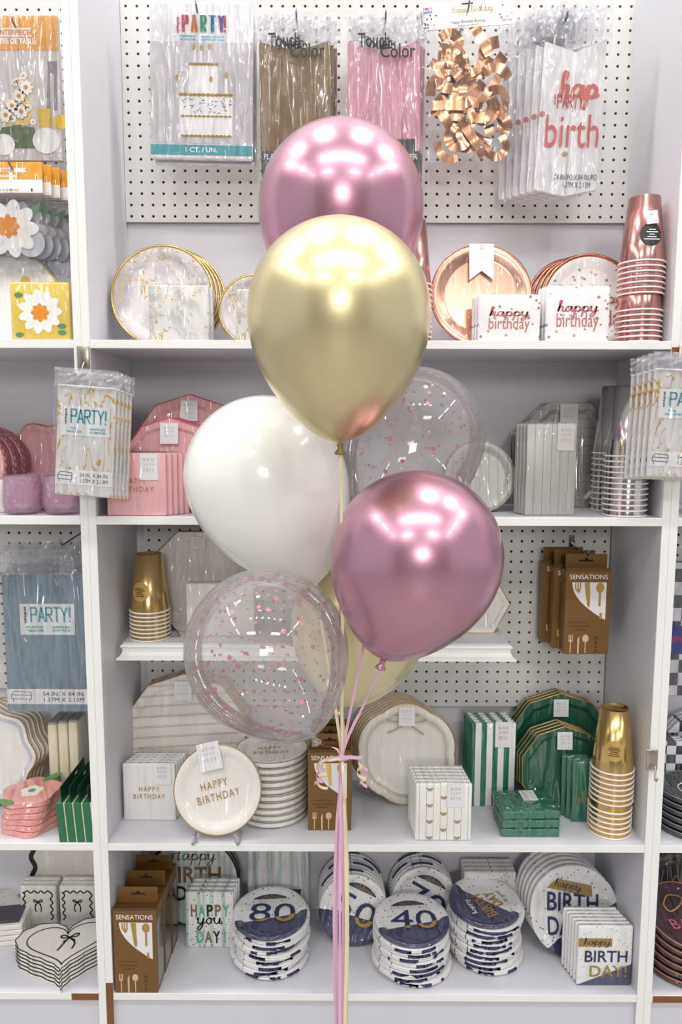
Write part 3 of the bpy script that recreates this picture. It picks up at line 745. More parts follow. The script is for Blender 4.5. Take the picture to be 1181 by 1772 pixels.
RG = mat('rose_gold_foil', 'd9a078', .2, 1.0)
for k in range(36):
    a = r.uniform(0, 2*pi); u = r.uniform(-.33, .33)*wd; q = ht*(.08+.70*(k+.5)/36); kind = k % 3
    if kind == 0: L = [(-.028, 0), (-.01, .014), (.012, .012), (.03, -.004)]
    elif kind == 1: L = [(.02, .012), (-.005, .022), (-.024, .004), (-.012, -.018), (.014, -.016)]
    else: L = [(-.034, -.006), (0, 0), (.036, .004)]
    P = smoothline([(p, 0, s) for p, s in L], 5); v = []; f = []; wn = r.uniform(.007, .0125)
    for i, p in enumerate(P):
        tt = (P[min(i+1, len(P)-1)]-P[max(i-1, 0)]).normalized(); nn = Vector((-tt.z, 0, tt.x))*wn; yy = Vector((0, .004*math.sin(i*.5+k), 0)); v += [p+nn+yy, p-nn+yy*.3]
    for i in range(len(P)-1): f.append([2*i, 2*i+1, 2*i+3, 2*i+2])
    part(t, 'foil_letter', mk(v, f, True), RG, (u, r.uniform(.001, .012), q), (r.uniform(-.2, .2), a, r.uniform(-.25, .25)))
bag(t, wd*.98, ht*.86, seed=51, amp=.005, y=-.006, back=.016)
# white birthday tablecovers
Y0 = .13; x, z, wd, ht = RC(925, 1042, 340, 2, Y0); n = 6
peg_hook(982, 30, Y0-.012, 'wire hook holding the white birthday tablecovers')
def dots_mat(name, base, cols, scale, thr, **k):
    g = G(name); c = lin(base)
    for i, (hx) in enumerate(cols):
        vo = g.voro(scale, g.mapped((1, .02, 1), (i*.37+.11, 0, i*.21+.05)), 1.0)
        c = g.mix(g.m('LESS_THAN', vo.outputs['Distance'], thr), c, lin(hx))
    return g.done(c, **k)
WTC = dots_mat('printed_white_cover', 'f2f0ef', ['7d827e', 'd58a80', 'b3a06c'], 11, .07, rough=.5, coat=.7, wr=.7)
for i in range(n):
    t = thing('tablecover_pack', nth(i, n)+' white plastic tablecover with coral birthday print in a clear bag', 'tablecover', (x-.011*i, Y0+.0175*i, z+.002*i), (0, .035-.01*i, -.06), 'white birthday tablecovers')
    ch = ht*.80
    ol = ((-wd*.46, .012), (0, 0), (wd*.46, .014), (wd*.46, ch*1.02), (wd*.02, ch*.93), (-wd*.43, ch*1.0))
    part(t, 'folded_cover', M_prism(tuple((round(a, 4), round(b, 4)) for a, b in ol), .013, .0015), WTC)
    part(t, 'fold', M_tube(((0, 0, .004), (.001, -.002, ch*.5), (wd*.02, 0, ch*.92)), .0016, 5), WTC)
    if i > 1: bag(t, wd*1.02, ht*.99, seed=61+i, amp=.004, y=-.006, head=.18); continue
    scr(t, 'hap', wd*.62, ht*.20, (wd*.10, -.0026, ht*.55), REDINK, .26); txt(t, 'birth', wd*.78, ht*.17, (wd*.04, -.0026, ht*.34), REDINK)
    txt(t, 'unique', ht*.055, wd*.035, (-wd*.24, -.0032, ht*.50), INKK, bold=.02, rot=(0, -pi/2, 0)); part(t, 'lettering', M_outline_text('PARTY!', round(wd*.42, 4), round(ht*.07, 4), .0014), REDINK, (0, -.0032, ht*.49))
    txt(t, '54 IN./PO X 84 IN./PO', wd*.62, ht*.03, (wd*.14, -.0026, ht*.10), INKK); txt(t, '1.37M X 2.13M', wd*.40, ht*.03, (wd*.16, -.0026, ht*.06), INKK)
    bag(t, wd*1.02, ht*.99, seed=61+i, amp=.004, y=-.006, head=.18)

# ================================================================== shelf 1
def marble(name, base, dark, gold=True, **k):
    g = G(name); n1 = g.noise(7, 4, 2.2); q = g.n('ShaderNodeClamp'); g.put(q.inputs[0], g.m('MULTIPLY', g.m('SUBTRACT', n1, .44), 5.0)); c = g.mix(g.m('MULTIPLY', q.outputs[0], .85), lin(base), lin(dark)); metal = 0.0
    if gold:
        n2 = g.noise(7, 4, 3.2, .55, g.mapped((1, 1, 1), (3, 2, 1)))
        mk_ = g.m('LESS_THAN', g.m('ABSOLUTE', g.m('SUBTRACT', n2, .5)), .010); sel = g.m('GREATER_THAN', g.noise(5, 1, 0, .5, g.mapped((1, 1, 1), (7, 1, 4))), .53)
        mk_ = g.m('MULTIPLY', mk_, sel); c = g.mix(mk_, c, lin('c9a24e'))
    return g.done(c, .45, 0.0, .75, wr=.6, **k)
MARB = marble('marble_print', 'd9d5d4', 'a29d9f'); MARBN = marble('marble_napkin', 'dededb', '9d9c9d')
GR = mat('gold_rim_foil', 'd2b170', .25, .9)
def leaners(n, th, px, pw, pb, zs, tilt, m, rim, outline, label, cat, group, Y=None, dxk=0.0, rimr=.0016, rings=None, deco=None, R=None, yaw=0.0):
    x, Yy, R0 = lean(px, pw, pb, zs, tilt, Y); R = R or R0; out = []
    for i in range(n):
        t = plate_pack(label(i, n), cat, R, outline(R), m, th, (x+dxk*i, Yy+(th+.004)*i*1.02, zs+.0002+max(0, 0)), (-tilt, 0, yaw), group, rim, rimr, rings(th) if rings else None)
        if deco: deco(t, R, i)
        out.append(t)
    return out
leaners(4, .012, 279, 178, 590, Z1, .16, MARB, GR, lambda R: circ(R), lambda i, n: nth(i, n)+' large round marble plate pack with gold rim on the top shelf', 'plates', 'large marble plate packs', Y=.10, dxk=.006, rimr=.003)
leaners(3, .010, 440, 125, 590, Z1, .16, MARB, GR, lambda R: circ(R), lambda i, n: nth(i, n)+' small round marble plate pack with gold rim half behind the gold balloon', 'plates', 'small marble plate packs', Y=.09, dxk=.004, rimr=.0026)
for (a, b, top, lab, nn) in ((258, 362, 493, 'marble print napkin pack leaning before the large marble plates', 2), (409, 500, 500, 'marble print napkin pack before the small marble plates', 1)):
    x, Y, wd, ht = ST(a, b, 592, top, Z1, .045)
    for i in range(nn): napkins((nth(i, nn, 'front', 'rear')+' ' if nn > 1 else '')+lab, wd, .018, ht, MARBN, (x+.004*i, Y+.021*i, Z1), group='marble napkin packs')
RGP = mat('rose_gold_card', 'e0ae92', .24, .9, .5, wr=.5); ROSEM = mat('rose_gold_cup', 'd39a92', .17, .95); RIMW = mat('cup_rim_white', 'f4efec', .45)
def fishtail(t, R, i):
    w = R*.48; h = R*.72; z = 2*R-h
    tg = part(t, 'ribbon_tag', M_prism(((-w/2, 0), (0, h*.26), (w/2, 0), (w/2, h), (-w/2, h)), .001), mat('tag_pale', 'e6e4e6', .5, coat=.5), (0, -.002, z), label='pale fishtail paper tag')
    for k, s in enumerate(('PLATOS DE PAPEL', 'PREMIUM')): txt(tg, s, w*(.66 - .25*k), h*.045, (0, -.0006, h*(.72-.08*k)), INKS)
    part(tg, 'emblem', flats('emb', [rect(-w*.07, -w*.01, h*.84, h*.9), rect(w*.01, w*.07, h*.84, h*.9), rect(-w*.07, -w*.01, h*.92, h*.97), rect(w*.01, w*.07, h*.92, h*.97)]), INKS, (0, -.0006, 0))
leaners(3, .010, 834, 178, 597, Z1, .14, RGP, mat('rose_rim', 'b77862', .25, .9), lambda R: circ(R), lambda i, n: nth(i, n)+' shiny rose gold round plate pack on the top shelf', 'plates', 'rose gold plate packs', Y=.085, dxk=.004, deco=lambda t, R, i: fishtail(t, R, i) if i == 0 else None)
HBD = dots_mat('birthday_dot_print', 'f1efee', ['8b8f93', 'c07a72', 'b7ab7e'], 46, .15, rough=.5, coat=.75, wr=.5)
def hb_plate(t, R, i):
    if i: return
    scr(t, 'happy', R*1.1, R*.42, (R*.25, .0068, R*1.05), ROSEINK, .2); txt(t, 'birthday', R*1.15, R*.42, (R*.22, .0068, R*.62), ROSEINK)
leaners(4, .010, 1023, 165, 596, Z1, .15, HBD, mat('rose_rim', ''), lambda R: circ(R), lambda i, n: nth(i, n)+' white birthday plate pack with rose rim beside the rose gold cups', 'plates', 'rose birthday plate packs', Y=.13, dxk=-.008, rimr=.004, deco=hb_plate)
k = 0
for a, b, top, Y, lab in ((828, 936, 509, .03, 'lower'), (945, 1056, 494, .035, 'taller')):
    x, Y, wd, ht = ST(a, b, 594, top, Z1, Y)
    for i in range(3):
        t = napkins('%s white happy birthday napkin pack in the %s row on the top shelf' % (nth(i, 3), 'left' if k == 0 else 'right'), wd, .014, ht, HBD, (x-.003*i, Y+.0165*i, Z1), group='happy birthday napkin packs')
        if i == 0:
            scr(t, 'happy', wd*.66, ht*.30, (0, -.0008, ht*.60), ROSEINK, .2); txt(t, 'birthday', wd*.66, ht*.32, (0, -.0008, ht*.36), ROSEINK)
    k += 1
# rose gold cups
x, Y, wd, ht = ST(1071, 1148, 590, 348, Z1, .060)
BLK = mat('black_sticker', '1d1c1c', .4, coat=.5)
r1 = wd*.485; r0 = r1*.70; h = ht*.46
cup_pack('lower nested stack of rose gold cups at the right end of the top shelf', (x, Y, Z1), r0, r1, h, 7, .0105, ROSEM, RIMW, 'rose gold cups')
cup_pack('upper nested stack of rose gold cups with black sticker on the top shelf', (x+.001, Y, Z1+.096), r0, r1, h, 7, .0105, ROSEM, RIMW, 'rose gold cups', sticker=(.05, h*.40, r1*.52, BLK, (('', .6), ('', 1.0), ('', .5), ('', .8), ('', 1.4)), INKW))
wl = bpy.data.objects['paper_cup_stack.001']
zz = 6*.0105+h*.40+r1*.72; rr = r1+(r0-r1)*(h*.40+r1*.72)/h+.0014
wp = part(wl, 'price_label', M_flat(rect(-.012, .012, -.013, .013)), CARD, (.001, -rr-.0022, zz), (-.13, -.12, 0), label='small white paper label')
part(wp, 'fine_print', flats('wpl', [rect(-.004, .003, .004, .0065), rect(-.002, .009, -.006, -.005), rect(-.001, .009, -.0085, -.0075)]), INKS, (0, -.0004, 0))
x, Y, wd, ht = ST(672, 748, 590, 350, Z1, .065)
cup_pack('nested stack of rose gold cups mostly hidden behind the gold balloon', (x, Y, Z1), r0, r1, h, 12, .0105, ROSEM, RIMW, 'rose gold cups')
# ================================================================== shelf 2
PINKP = wrapped('wrapped_pink', 'e3a6ab', .5); PINKE = mat('pink_edge', 'c9697c', .4); PINKN = wrapped('wrapped_pink_napkin', 'e9aeb2', .5)
def deca(R): return ngon(R, 10, .5)
def bjf_plate(wf=.40, hf=.46, ink=INKS):
    def f(t, R, i): bjf(t, R*wf, R*hf, (0, -.003, 1.9*R-R*hf-.002), ink=ink)
    return f
leaners(3, .009, 327, 138, 884, Z3, .12, PINKP, PINKE, deca, lambda i, n: nth(i, n)+' large pink ten-sided plate pack at the back of the second shelf', 'plates', 'large pink plate packs', Y=.15, rings=flat_rings, deco=bjf_plate(.30, .36), R=.130)
leaners(4, .009, 292, 146, 888, Z3, .14, PINKP, PINKE, deca, lambda i, n: nth(i, n)+' smaller pink ten-sided plate pack behind the pink napkins', 'plates', 'small pink plate packs', Y=.07, dxk=.004, rings=flat_rings, deco=bjf_plate(.38, .44), R=.103)
x, Y, wd, ht = ST(184, 288, 888, 784, Z3, .012)
for i in range(5):
    t = napkins(nth(i, 5)+' pink happy birthday napkin pack on the second shelf', wd, .010, ht, PINKN, (x+.009*i, Y+.0115*i, Z3), (0, 0, 0), 'pink napkin packs')
    if i == 0:
        txt(t, 'HAPPY', wd*.36, ht*.085, (-wd*.02, -.0008, ht*.56), INKG, space=1.3); txt(t, 'BIRTHDAY', wd*.62, ht*.085, (-wd*.02, -.0008, ht*.43), INKG, space=1.3)
        bjf(t, wd*.30, ht*.42, (wd*.22, -.0022, ht*.575))
# silver things on the right
def striped(name, base, line, axis, period, duty, metal=0.0, wr=.6, off=0.0):
    g = G(name); c = g.xyz(); s = g.stripes(c[axis], period, duty, off); return g.done(g.mix(s, lin(base), lin(line)), .4, metal, .8, wr=wr)
SILV = striped('silver_plate_print', 'a5a29e', '7f7c79', 2, .021, .06, .25); SILVN = striped('silver_napkin_print', 'b3b1ac', '85827e', 0, .0175, .07, .2); SILVR = striped('silver_round_print', 'b5b3ae', '8f8c88', 0, .02, .06, .2)
SEDGE = mat('silver_edge', 'a8a5a2', .25, .9); SILVC = mat('silver_foil_cup', 'd2d0d0', .13, 1.0)
leaners(3, .010, 832, 124, 876, Z3, .15, SILVR, SEDGE, lambda R: circ(R), lambda i, n: nth(i, n)+' round silver striped plate pack beside the confetti balloon', 'plates', 'round silver plate packs', Y=.10)
leaners(3, .010, 981, 158, 884, Z3, .05, SILV, SEDGE, lambda R: ngon(R, 8, .5), lambda i, n: nth(i, n)+' eight-sided silver striped plate pack on the second shelf', 'plates', 'eight-sided silver plate packs', Y=.208, dxk=-.003, rings=flat_rings, R=.131, deco=lambda t, R, i: bjf(t, R*.32, R*.36, (-.0, -.003, 1.848*R-R*.38), m=mat('silver_tag', 'cfccca', .35, .2)) if i == 0 else None)
x, Y, wd, ht = ST(910, 998, 885, 733, Z3, .04)
for i in range(4):
    t = napkins(nth(i, 4)+' silver striped guest napkin pack on the second shelf', wd, .011, ht, SILVN, (x-.004*i, Y+.0125*i, Z3), (0, 0, .0), 'silver napkin packs')
    if i == 0: bjf(t, wd*.33, ht*.29, (wd*.27, -.002, ht*.71), m=mat('silver_tag', ''))
for a, b, pb, n, s in ((1035, 1112, 884, 11, 'rear'), (1053, 1127, 893, 12, 'front')):
    x, Y, wd, ht = ST(a, b, pb, 668, Z3)
    r1 = wd*.485; n2 = n//2+1
    cup_pack(s+' nested stack of silver cups at the right of the second shelf', (x-.004 if s == 'rear' else x, .152 if s == 'rear' else .053, Z3), r1*.70, r1, ht*.54, n, ht*.46/(n-1), SILVC, RIMW, 'silver cups')
# foil tablecovers on the divider hooks
def foilmat():
    g = G('foil_marble_cover'); n2 = g.noise(9, 3, 2.6, .5, g.mapped((1.6, 1, .8), (2, 0, 5)))
    k = g.m('LESS_THAN', g.m('ABSOLUTE', g.m('SUBTRACT', n2, .5)), .022); k = g.m('MULTIPLY', k, g.m('GREATER_THAN', g.noise(13, 1), .45))
    return g.done(g.mix(k, lin('e6e4e1'), lin('e0b23c')), .4, g.m('MULTIPLY', k, .5), .8, wr=.6)
FOILC = foilmat()
def foil_packs(px0, px1, pt, pb, side, n, dx, roll):
    Y = -.075; x, z, wd, ht = RC(px0, px1, pb, pt, Y)
    for i in range(n):
        t = thing('foil_tablecover_pack', '%s white and gold foil tablecover pack hanging on the %s divider hook' % (nth(i, n), side), 'tablecover', (x+dx*i, Y+.0135*i, z+.002-.002*i), (0, roll, 0), side+' foil tablecovers')
        part(t, 'folded_cover', M_box(round(wd*.93, 4), .009, round(ht*.87, 4), .002), FOILC)
        if i < 2 or True:
            party_panel(t, wd*.78, ht*.235, 0, ht*.475, ('FOIL', 'TABLECOVER'), ('NAPPE EN', 'ALUMINIUM')) if i == 0 else None
            size_panel(t, wd*.92, 0, ht*.085, ht*.12, '54 IN. X 84 IN.', '1.37M X 2.13M')
        bag(t, wd, ht, seed=71+i, amp=.003, y=-.006, head=.15)
foil_packs(86, 194, 640, 860, 'left', 5, .0035, .07)
foil_packs(1121, 1246, 612, 828, 'right', 5, -.0055, .03)

# ================================================================== the ledge
def _dep(Y, z): return (Y-CAM.y)*math.cos(PITCH)+(CAM.z-z)*math.sin(PITCH)
GCUP = mat('gold_foil_cup', 'd9bb7c', .2, 1.0); KRAFT = mat('gold_sticker', 'c9a561', .4, .3)
def gold_cups(label, x, Y, z, r1, h, n, dz, st=True, a=-.25):
    cup_pack(label, (x, Y, z), r1*.68, r1, h, n, dz, GCUP, RIMW, 'gold cups', sticker=(a, h*.38, r1*.50, KRAFT, (('', .9), ('', 1.2), ('', .7), ('', .9), ('', 1.1)), BRINK) if st else None)
x, Y, wd, ht = ST(215, 285, 1112, 961, LZ); gold_cups('nested stack of gold cups on the moulded ledge', x, Y+wd*.49, LZ, wd*.485, ht*.66, 8, ht*.34/7.4, a=-.30)
CRP = wrapped('wrapped_pale', 'd8d2cd', .5, wr=.7)
leaners(2, .009, 343, 200, 1093, LZ, .10, CRP, GOLDE, lambda R: ngon(R, 8, .5), lambda i, n: nth(i, n, 'front', 'rear')+' large pale eight-sided plate pack with gold edge on the ledge', 'plates', 'pale plates on the ledge', Y=.20, rings=flat_rings, R=.128, deco=lambda t, R, i: bjf(t, R*.27, R*.25, (.0, -.002, 1.848*R-R*.34), m=CRP) if i == 0 else None)
x, Y, wd, ht = ST(322, 440, 1096, 1010, LZ, .155)
napkins('pale guest napkin pack on the ledge behind the confetti balloon', wd, .03, ht, wrapped('wrapped_pale_napkin', 'e8e4e0', .5), (x, Y, LZ))
leaners(2, .009, 826, 122, 1093, LZ, .13, wrapped('wrapped_cream_hex', 'e9e6df', .5, wr=.8), mat('gold_edge', ''), lambda R: ngon(R, 6, 0), lambda i, n: nth(i, n, 'front', 'rear')+' cream six-sided plate pack with gold edge behind the lower mauve balloon', 'plates', 'cream six-sided plates', Y=.19, rings=flat_rings, R=.079)
# cutlery boxes on the lower pegboard
Y = .135; x, z, wd, ht = RC(978, 1056, 1132, 988, Y)
for i in range(3): cutlery_box(nth(i, 3)+' bronze cutlery box hanging on the lower pegboard', wd, .038, ht, (x-.014*i, Y+.042*i, z+.001*i), (0, 0, 0), 'cutlery boxes on the lower pegboard')
peg_hook(1018, 962, Y+.02, 'wire hook holding the hanging cutlery boxes')

# ================================================================== shelf 4
def bstripe():
    g = G('cream_gold_stripes'); c = g.xyz(); u = g.m('ADD', c[2], g.m('MULTIPLY', c[0], -.06))
    s = g.m('ADD', g.stripes(u, .0255, .05), g.stripes(u, .0255, .05, .12)); return g.done(g.mix(s, lin('efe9e4'), lin('b99b6b')), .45, 0, .8, wr=.5)
leaners(4, .009, 323, 208, 1408, Z4, .05, bstripe(), GOLDE, lambda R: ngon(R, 10, .5), lambda i, n: nth(i, n)+' large cream plate pack with gold stripes at the back left', 'plates', 'gold striped plate packs', Y=.20, dxk=.002, rings=flat_rings, R=.154, deco=lambda t, R, i: bjf(t, R*.27, R*.32, (-.004, -.003, 1.9*R-R*.34)))
WN = wrapped('wrapped_white_napkin', 'efede9', .55, wr=.4)
x, Y, wd, ht = ST(213, 304, 1420, 1322, Z4)
for i in range(5):
    t = napkins(nth(i, 5)+' white happy birthday napkin pack beside the plate on the stand', wd, .011, ht, WN, (x+.003*i, Y+.0125*i, Z4), group='white birthday napkin packs')
    if i == 0:
        txt(t, 'HAPPY', wd*.38, ht*.085, (-wd*.0, -.0008, ht*.56), INKG, space=1.3); txt(t, 'BIRTHDAY', wd*.60, ht*.085, (-wd*.0, -.0008, ht*.43), INKG, space=1.3)
    bjf(t, wd*.33, ht*.38, (wd*.26, -.002, ht*.64))
# birthday plate on its clear easel
x, Y, R = lean(375, 150, 1436, Z4, .2, .012); R = .0965
st = thing('plate_easel', 'clear plastic easel holding the round birthday plate', 'plate stand', (x, Y, Z4))
ACR = FILM
g = G('clear_acrylic'); g.b.inputs['Transmission Weight'].default_value = .9; ACR = g.done((.97, .98, 1, 1), .05)
for s in (-1, 1):
    P = smoothline([(s*.046, -.016, .020), (s*.048, -.019, .010), (s*.045, -.013, .004), (s*.050, -.016, .0025), (s*.05, .03, .0025), (s*.04, .055, .012), (s*.03, .05, .06)], 5)
    part(st, 'leg', M_tube(tuple(tuple(round(c, 5) for c in p) for p in P), .0024, 8), ACR)
    P = [(s*.045, -.013, .004), (s*.040, .0, .012), (s*.043, .012, .012)]
    part(st, 'foot', M_tube(tuple(P), .0026, 8), ACR)
part(st, 'crossbar', M_tube(((-.03, .05, .06), (.03, .05, .06)), .0026, 8), ACR)
def hb_face(t, R, rot=-.26):
    h = part(t, 'print', M_flat(circ(R*.001, 6)), CREAM, (0, .0068, R), (0, rot, 0))
    txt(h, 'HAPPY', R*.62, R*.17, (-.006, -.0004, R*.12), INKG, space=1.25); txt(h, 'BIRTHDAY', R*.98, R*.17, (-.002, -.0004, -R*.16), INKG, space=1.25)
t = plate_pack('round white happy birthday plate with gold edge on the clear easel', 'plates', R, circ(R), CREAM, .012, (x, Y-.003, Z4+.014), (-.22, 0, 0), None, GOLDE)
hb_face(t, R); bjf(t, R*.52, R*.62, (-.012, -.003, 2*R-R*.56), (0, -.22, 0))
# lying stack behind it
xs = at_y(469, 1360, .10); Rr = .083
for i in range(10):
    z = Z4+.0158*i
    t = plate_pack('%s round happy birthday plate pack in the flat stack behind the easel' % nth(9-i, 10, 'topmost', 'lowest'), 'plates', Rr, circ(Rr), CREAM, .0125, (xs.x+.0015*math.sin(i*2.1), .054+.001*math.cos(i), z+.0170), (-pi/2, 0, 0), 'flat stack of birthday plate packs', mat('dark_rim', '8a7c6e', .5), .0012)
    if i == 9: hb_face(t, Rr, -.1); bjf(t, Rr*.42, Rr*.5, (-.01, -.001, 2*Rr-Rr*.55))
# cutlery boxes standing
x, Y, wd, ht = ST(534, 609, 1437, 1302, Z4)
for i in range(3): cutlery_box(nth(i, 3)+' bronze cutlery box standing on the middle shelf behind the ribbons', wd, .038, ht, (x-.001+.001*i, Y+.0415*i, Z4), group='cutlery boxes on the middle shelf')
# scalloped plates with a printed bow
def brack(R):
    o = []
    for i in range(144):
        a = 2*pi*i/144; q = R*(.945+.055*abs(math.cos(3*(a-pi/2)))**.9); o.append((round(q*math.cos(a), 5), round(q*math.sin(a), 5)))
    return tuple(o)
IVORY = wrapped('wrapped_ivory', 'eeeae2', .5, wr=.65); INKP = mat('ink_pale_gold', 'b3a389', .4, .2)
def bow_plate(t, R, i):
    if i == 0:
        for s in (.80, .83, .86): part(t, 'printed_line', M_rim(tuple(brack(R)[::2]), .0005, .0009, s, 4), INKP, (0, 0, R))
        part(t, 'printed_bow', strokes(('pbow', R), [[(0, R*.62), (-R*.12, R*.75), (-R*.34, R*.78), (-R*.36, R*.66), (-R*.15, R*.63), (0, R*.62), (R*.15, R*.63), (R*.36, R*.66), (R*.34, R*.78), (R*.12, R*.75), (0, R*.62)], [(0, R*.62), (-R*.18, R*.50), (-R*.38, R*.42)], [(0, R*.62), (R*.18, R*.50), (R*.34, R*.38)]], .004), INKP, (0, .0012, R))
    bjf(t, R*.32, R*.38, (0, -.003, 2*R-R*.44))
leaners(6, .009, 704, 176, 1394, Z4, .12, IVORY, GOLDE, brack, lambda i, n: nth(i, n)+' ivory scalloped plate pack with gold edge and bow print', 'plates', 'ivory scalloped plate packs', dxk=-.004, deco=bow_plate, R=.122)
# bow napkins
def bownap():
    g = G('bow_napkin_lines'); c = g.xyz(); s = g.stripes(c[0], .0152, .07, .5); return g.done(g.mix(s, lin('f1f0ec'), lin('b59b63')), .5, 0, .7, wr=.35)
BN = bownap(); x, Y, wd, ht = ST(719, 817, 1455, 1357, Z4)
def bow(R): return [[(0, 0), (-R*.6, R*.5), (-R, R*.45), (-R*.8, R*.05), (0, 0), (R*.8, R*.05), (R, R*.45), (R*.6, R*.5), (0, 0)], [(0, 0), (-R*.3, -R*.4), (-R*.7, -R*.6)], [(0, 0), (R*.3, -R*.4), (R*.7, -R*.6)]]
for i in range(6):
    t = napkins(nth(i, 6)+' white napkin pack with gold stripes and bows in the standing row', wd, .014, ht, BN, (x-.0015*i, Y+.0155*i, Z4), group='bow napkin packs')
    if i == 0:
        for cx in (-.0304, 0, .0304):
            for k in range(5):
                zz = ht*(.05+.285*k+(.14 if cx == 0 else 0))
                if zz < ht*.97 and not (cx > 0 and zz > ht*.55): part(t, 'printed_bow', strokes('nbow', bow(.0062), .0016, 4), INKG, (cx, -.0008, zz))
    bjf(t, wd*.31, ht*.42, (wd*.21, -.002, ht*.60))
# green things
GREEN = '1c6a50'
def gstripe():
    g = G('green_white_stripes'); c = g.xyz(); s = g.stripes(c[0], .0268, .48, .12); return g.done(g.mix(s, lin('edecea'), lin('177256')), .5, 0, .75, wr=.4)
GS = gstripe(); x, Y, wd, ht = ST(816, 893, 1396, 1252, Z4)
for i in range(5):
    t = napkins(nth(i, 5)+' green and white striped guest napkin pack on the middle shelf', wd, .013, ht, GS, (x-.0025*i, Y+.0145*i, Z4), group='green striped napkin packs')
    bjf(t, wd*.36, ht*.30, (wd*.20, -.002, ht*.72), ink=INKG) if i == 0 else None
DG = wrapped('wrapped_dark_green', '12543d', .5, wr=.35); DGN = wrapped('wrapped_green_napkin', '18684e', .5, wr=.45)
leaners(3, .009, 969, 160, 1360, Z4, .06, DG, GOLDE, deca, lambda i, n: nth(i, n)+' large dark green ten-sided plate pack at the back right', 'plates', 'large green plate packs', Y=.205, dxk=-.002, rings=flat_rings, R=.130, deco=bjf_plate(.28, .33))
leaners(4, .009, 978, 146, 1384, Z4, .10, DG, GOLDE, deca, lambda i, n: nth(i, n)+' smaller dark green ten-sided plate pack behind the green napkins', 'plates', 'small green plate packs', Y=.125, dxk=-.003, rings=flat_rings, R=.104, deco=bjf_plate(.34, .40))
x, Y, wd, ht = ST(991, 1038, 1423, 1318, Z4)
for i in range(3):
    t = napkins(nth(i, 3)+' green happy birthday napkin pack standing beside the gold cups', wd, .012, ht, DGN, (x-.008*i, Y+.0138*i, Z4), group='standing green napkin packs')
    if i == 0: txt(t, 'HAPPY', wd*.54, ht*.085, (wd*.13, -.0008, ht*.50), INKG, space=1.2); txt(t, 'BIRTHDAY', wd*.74, ht*.085, (wd*.08, -.0008, ht*.38), INKG, space=1.2)
a = at_z(919, 1450, Z4); wd = at_z(967, 1450, Z4).x-at_z(866, 1450, Z4).x
for i in range(3):
    t = napkins('%s green napkin pack in the flat stack on the middle shelf' % ('topmost', 'middle', 'lowest')[2-i], wd, .098, .0195, DGN, (a.x+.001*i, a.y+.002, Z4+.0206*i), (0, 0, .02*i), 'flat green napkin packs', folds=False)
    if i == 2: bjf(t, .034, .045, (.012, .048, .0200), (-pi/2, 0, 0))
x, Y, wd, ht = ST(1035, 1109, 1454, 1232, Z4)
r1 = wd*.485
gold_cups('lower nested stack of gold cups at the right of the middle shelf', x, Y+r1, Z4, r1, ht*.47, 6, ht*.040, False)
gold_cups('upper nested stack of gold cups with round sticker on the middle shelf', x+.0015, Y+r1, Z4+ht*.262, r1, ht*.47, 7, ht*.0405, True, -.30)
# ================================================================== lowest shelf
x, Y, wd, ht = ST(197, 272, 1718, 1577, Z5)
for i in range(3): cutlery_box(nth(i, 3)+' bronze cutlery box standing at the left of the lowest shelf', wd, .058, ht, (x+.002*i, Y+.061*i, Z5), group='cutlery boxes on the lowest shelf')
# mint and black birthday set
def mintmat(name, dots=True):
    g = G(name); c = g.xyz(); s = g.stripes(c[0], .03, .3); col = g.mix(g.m('MULTIPLY', s, .55), lin('ebebe8'), lin('8fc7b0'))
    s2 = g.stripes(c[0], .047, .16, .4); col = g.mix(g.m('MULTIPLY', s2, .4), col, lin('a9a9a7'))
    if dots: col = g.mix(g.m('LESS_THAN', g.voro(120, g.mapped((1, .02, 1))).outputs['Distance'], .2), col, lin('33383a'))
    return g.done(col, .5, 0, .75, wr=.5)
MINT = mintmat('mint_stripe_print', False); MINTD = mintmat('mint_dot_print'); INKBR = mat('ink_bronze', '8a6e50', .4, .2)
def mint_plate(t, R, i):
    if i: return
    scr(t, 'Happy', R*1.0, R*.42, (0, .0066, R*1.52), INKK, .1)
    txt(t, 'BIRTH', R*1.2, R*.36, (0, .0066, R*1.12), INKBR, bold=.02); txt(t, 'DAY!', R*.8, R*.34, (0, .0066, R*.70), INKK, bold=.02)
leaners(2, .010, 335, 150, 1592, Z5, .06, MINT, mat('black_rim', '1d1d1d', .35), lambda R: circ(R), lambda i, n: nth(i, n, 'front', 'rear')+' round mint birthday plate pack with black rim at the back left', 'plates', 'mint birthday plate packs', Y=.222, rimr=.003, deco=mint_plate, R=.115)
x, Y, wd, ht = ST(321, 405, 1640, 1545, Z5)
for i in range(4):
    t = napkins(nth(i, 4)+' mint happy you day napkin pack on the lowest shelf', wd, .014, ht, MINTD, (x+.0025*i, Y+.016*i, Z5), group='mint napkin packs')
    if i == 0:
        for k, ch in enumerate('HAPPY'): txt(t, ch, wd*.13, ht*.22, (wd*(-.32+.165*k), -.0008, ht*.68), (INKBR, mat('ink_mint', '63ad92', .5), INKK)[k % 3], bold=.03)
        scr(t, 'you', wd*.55, ht*.24, (0, -.0008, ht*.44), INKK, .16)
        for k, ch in enumerate('DAY!'): txt(t, ch, wd*(.15 if ch != '!' else .04), ht*.22, (wd*(-.20+.17*k), -.0008, ht*.20), (mat('ink_mint', ''), INKBR, INKK)[k % 3], bold=.03)
x, Y, wd, ht = ST(424, 538, 1592, 1455, Z5, .215)
